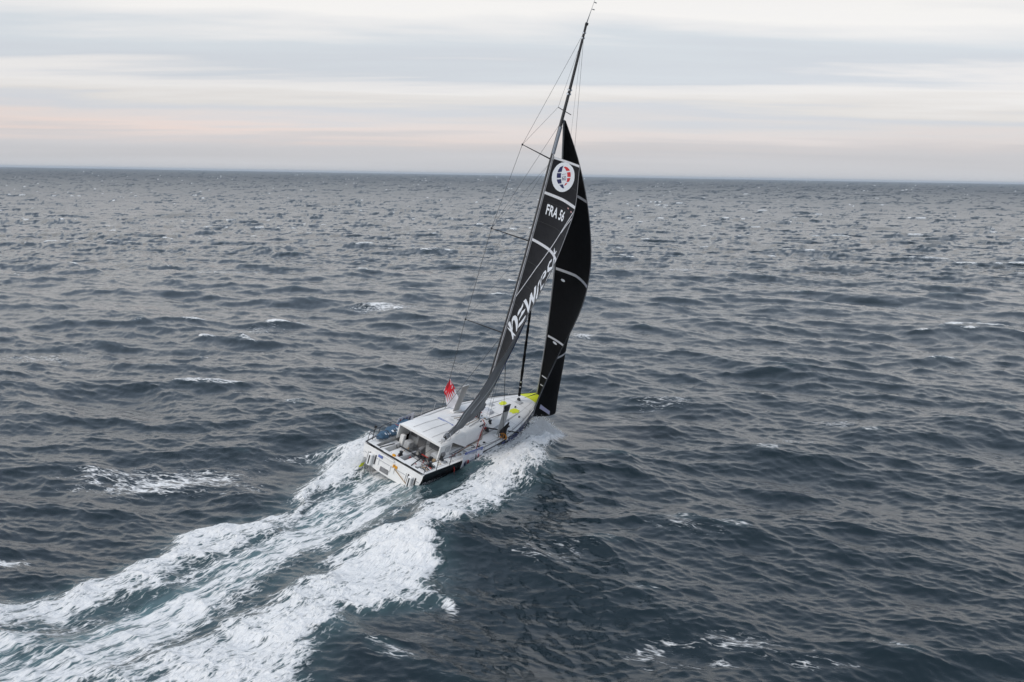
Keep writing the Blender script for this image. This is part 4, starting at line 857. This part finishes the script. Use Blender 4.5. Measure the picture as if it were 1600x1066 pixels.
fr = nd('ShaderNodeMapRange', interpolation_type='SMOOTHSTEP'); fr.inputs['From Min'].default_value = -.12; fr.inputs['From Max'].default_value = .48; Lk.new(fac, fr.inputs[0])
ffac = mth('MULTIPLY', fr.outputs[0], mth('MULTIPLY', aF, 12.0, clamp=True), clamp=True)
wm = nd('ShaderNodeMix', data_type='RGBA'); wm.inputs['A'].default_value = (.0068, .0165, .0225, 1); wm.inputs['B'].default_value = (.14, .235, .25, 1)
an = mth('MULTIPLY', aA, mth('MULTIPLY_ADD', noise(aV, .9, 5, .6), 1.5, -.2), clamp=True); Lk.new(an, wm.inputs['Factor']); Lk.new(wm.outputs['Result'], B.inputs['Base Color'])
Lk.new(mth('MULTIPLY_ADD', aU, .38, .06), B.inputs['Roughness']); B.inputs['IOR'].default_value = 1.333
wv = nd('ShaderNodeVectorRotate', rotation_type='Z_AXIS'); wv.inputs['Angle'].default_value = WD; Lk.new(geo, wv.inputs['Vector'])
def ridged(vec, scale, detail, sc):
    mp = nd('ShaderNodeMapping'); mp.inputs['Scale'].default_value = sc; Lk.new(vec, mp.inputs[0])
    n = nd('ShaderNodeTexNoise', noise_type='RIDGED_MULTIFRACTAL'); n.inputs['Scale'].default_value = scale; n.inputs['Detail'].default_value = detail; n.inputs['Roughness'].default_value = .55
    n.inputs['Distortion'].default_value = .35; Lk.new(mp.outputs[0], n.inputs[0]); return n.outputs[0]
gust = noise(geo, .035, 2, .5)
r1 = ridged(wv.outputs[0], .55, 4, (.35, 1, .3)); r2 = ridged(wv.outputs[0], 2.3, 4, (.40, 1, .3))
r3 = noise(wv.outputs[0], 9.0, 3, .6, .2, (.55, 1, .3))
rn = mth('ADD', mth('ADD', mth('MULTIPLY', r1, .11), mth('MULTIPLY', mth('MULTIPLY', r2, mth('MULTIPLY_ADD', gust, 1.6, -.15)), .055)), mth('MULTIPLY', r3, .07))
bmp = nd('ShaderNodeBump'); Lk.new(mth('MULTIPLY_ADD', aU, -.42, .62, clamp=True), bmp.inputs['Strength']); bmp.inputs['Distance'].default_value = .32; Lk.new(rn, bmp.inputs['Height']); Lk.new(bmp.outputs[0], B.inputs['Normal'])
FB = nd('ShaderNodeBsdfPrincipled'); FB.inputs['Base Color'].default_value = (.88, .875, .86, 1); FB.inputs['Roughness'].default_value = .85
fb = nd('ShaderNodeBump'); fb.inputs['Strength'].default_value = .7; fb.inputs['Distance'].default_value = .15; Lk.new(fac, fb.inputs['Height']); Lk.new(fb.outputs[0], FB.inputs['Normal'])
mx = nd('ShaderNodeMixShader'); Lk.new(ffac, mx.inputs[0]); Lk.new(B.outputs[0], mx.inputs[1]); Lk.new(FB.outputs[0], mx.inputs[2]); Lk.new(mx.outputs[0], O.inputs['Surface'])
me.materials.append(m)
Pg = V3[:-1].reshape(nr, na, 3); du = np.roll(Pg, -1, 1)-np.roll(Pg, 1, 1); dv = np.gradient(Pg, axis=0); nm_ = np.cross(du, dv); nm_ *= np.sign(nm_[..., 2:3])+1e-12
nm_ = (nm_/(np.linalg.norm(nm_, axis=2, keepdims=True)+1e-12)).reshape(-1, 3)
na_ = np.stack([-1.2*GX, -1.2*GY, np.ones_like(GX)], -1); na_ /= np.linalg.norm(na_, axis=1, keepdims=True)
bl_ = ss(R_, 110, 260)[:, None]; nm_ = nm_*(1-bl_)+na_*bl_; nm_ = np.concatenate([nm_, [[0, 0, 1]]])
me.normals_split_custom_set_from_vertices(nm_.astype(np.float32))

SPRAY = bpy.data.materials.new('spray_water'); SPRAY.use_nodes = True; st_ = SPRAY.node_tree
st_.nodes.remove(st_.nodes['Principled BSDF']); d_ = st_.nodes.new('ShaderNodeBsdfDiffuse'); t_r = st_.nodes.new('ShaderNodeBsdfTranslucent'); m_x = st_.nodes.new('ShaderNodeMixShader')
d_.inputs['Color'].default_value = (.97, .97, .97, 1); t_r.inputs['Color'].default_value = (.97, .98, .98, 1); m_x.inputs[0].default_value = .5
st_.links.new(d_.outputs[0], m_x.inputs[1]); st_.links.new(t_r.outputs[0], m_x.inputs[2]); st_.links.new(m_x.outputs[0], st_.nodes['Material Output'].inputs['Surface'])
# ------------------------------------------------------------------ spray: torn water over the bow wave and the windward quarter
def droplets(name, pts, rad_):
    n = len(pts); T = np.array([(1, 0, 0), (-1, 0, 0), (0, 1, 0), (0, -1, 0), (0, 0, 1), (0, 0, -1)], float)
    F = np.array([(0, 2, 4), (2, 1, 4), (1, 3, 4), (3, 0, 4), (2, 0, 5), (1, 2, 5), (3, 1, 5), (0, 3, 5)])
    V = (pts[:, None, :]+T[None]*rad_[:, None, None]*(.7+.6*rng.rand(n, 6, 1))).reshape(-1, 3); Fq = (F[None]+np.arange(n)[:, None, None]*6).reshape(-1, 3)
    me = bpy.data.meshes.new(name); me.vertices.add(len(V)); me.vertices.foreach_set('co', V.astype(np.float32).ravel())
    me.loops.add(Fq.size); me.loops.foreach_set('vertex_index', Fq.astype(np.int32).ravel()); me.polygons.add(len(Fq)); me.polygons.foreach_set('loop_start', (np.arange(len(Fq))*3).astype(np.int32)); me.update(calc_edges=True)
    me.materials.append(SPRAY); o = bpy.data.objects.new(name, me); COL.objects.link(o); return o
def bw(x, y, z): # along heading / lateral port / height above the sea
    return np.stack([o0[0]+x*fw[0]+y*pt[0], o0[1]+x*fw[1]+y*pt[1], z], -1)
n = 30000; x = rng.uniform(6.0, 15.4, n); d = np.abs(rng.randn(n))*1.15; hgt = np.interp(x, [6, 9, 11.5, 13.5, 15.4], [.25, .7, 1.1, 1.1, .3]); z = hgt*np.exp(-((d-.3)/1.2)**2)*(.7+.5*rng.rand(n))+np.abs(rng.randn(n))*.26*np.exp(-(d/1.6)**2)
y = -(np.interp(x, HX, HB)*.95+1.25+d)
sp1 = droplets('bow_spray', bw(x, y, z), rng.uniform(.008, .026, n)*np.where(rng.rand(n) > .9, 1.7, 1)); tag(sp1, 'white spray thrown up along the leeward bow of the yacht', 'spray', kind='stuff')
n = 7000; x = rng.uniform(-.5, 7.0, n); d = rng.gamma(1.6, .35, n); y = 2.3+d; z = .2+rng.rand(n)*np.exp(-d)*1.1
sp2 = droplets('quarter_spray', bw(x, y, z), rng.uniform(.006, .018, n)); tag(sp2, 'fine white spray flying off the windward quarter of the yacht', 'spray', kind='stuff')

# ------------------------------------------------------------------ sea air
hb = MB(); hb.box((0, 0, 14), (52000, 52000, 37)); hz_o = hb.build('haze', [], None, smooth=False); tag(hz_o, kind='stuff')
hm = bpy.data.materials.new('haze_air'); hm.use_nodes = True; ht = hm.node_tree
for n in list(ht.nodes): ht.nodes.remove(n)
ho = ht.nodes.new('ShaderNodeOutputMaterial'); hv = ht.nodes.new('ShaderNodeVolumePrincipled'); hv.inputs['Color'].default_value = (.72, .82, .92, 1); hv.inputs['Density'].default_value = 6e-5
ht.links.new(hv.outputs[0], ho.inputs['Volume']); hz_o.data.materials.append(hm)
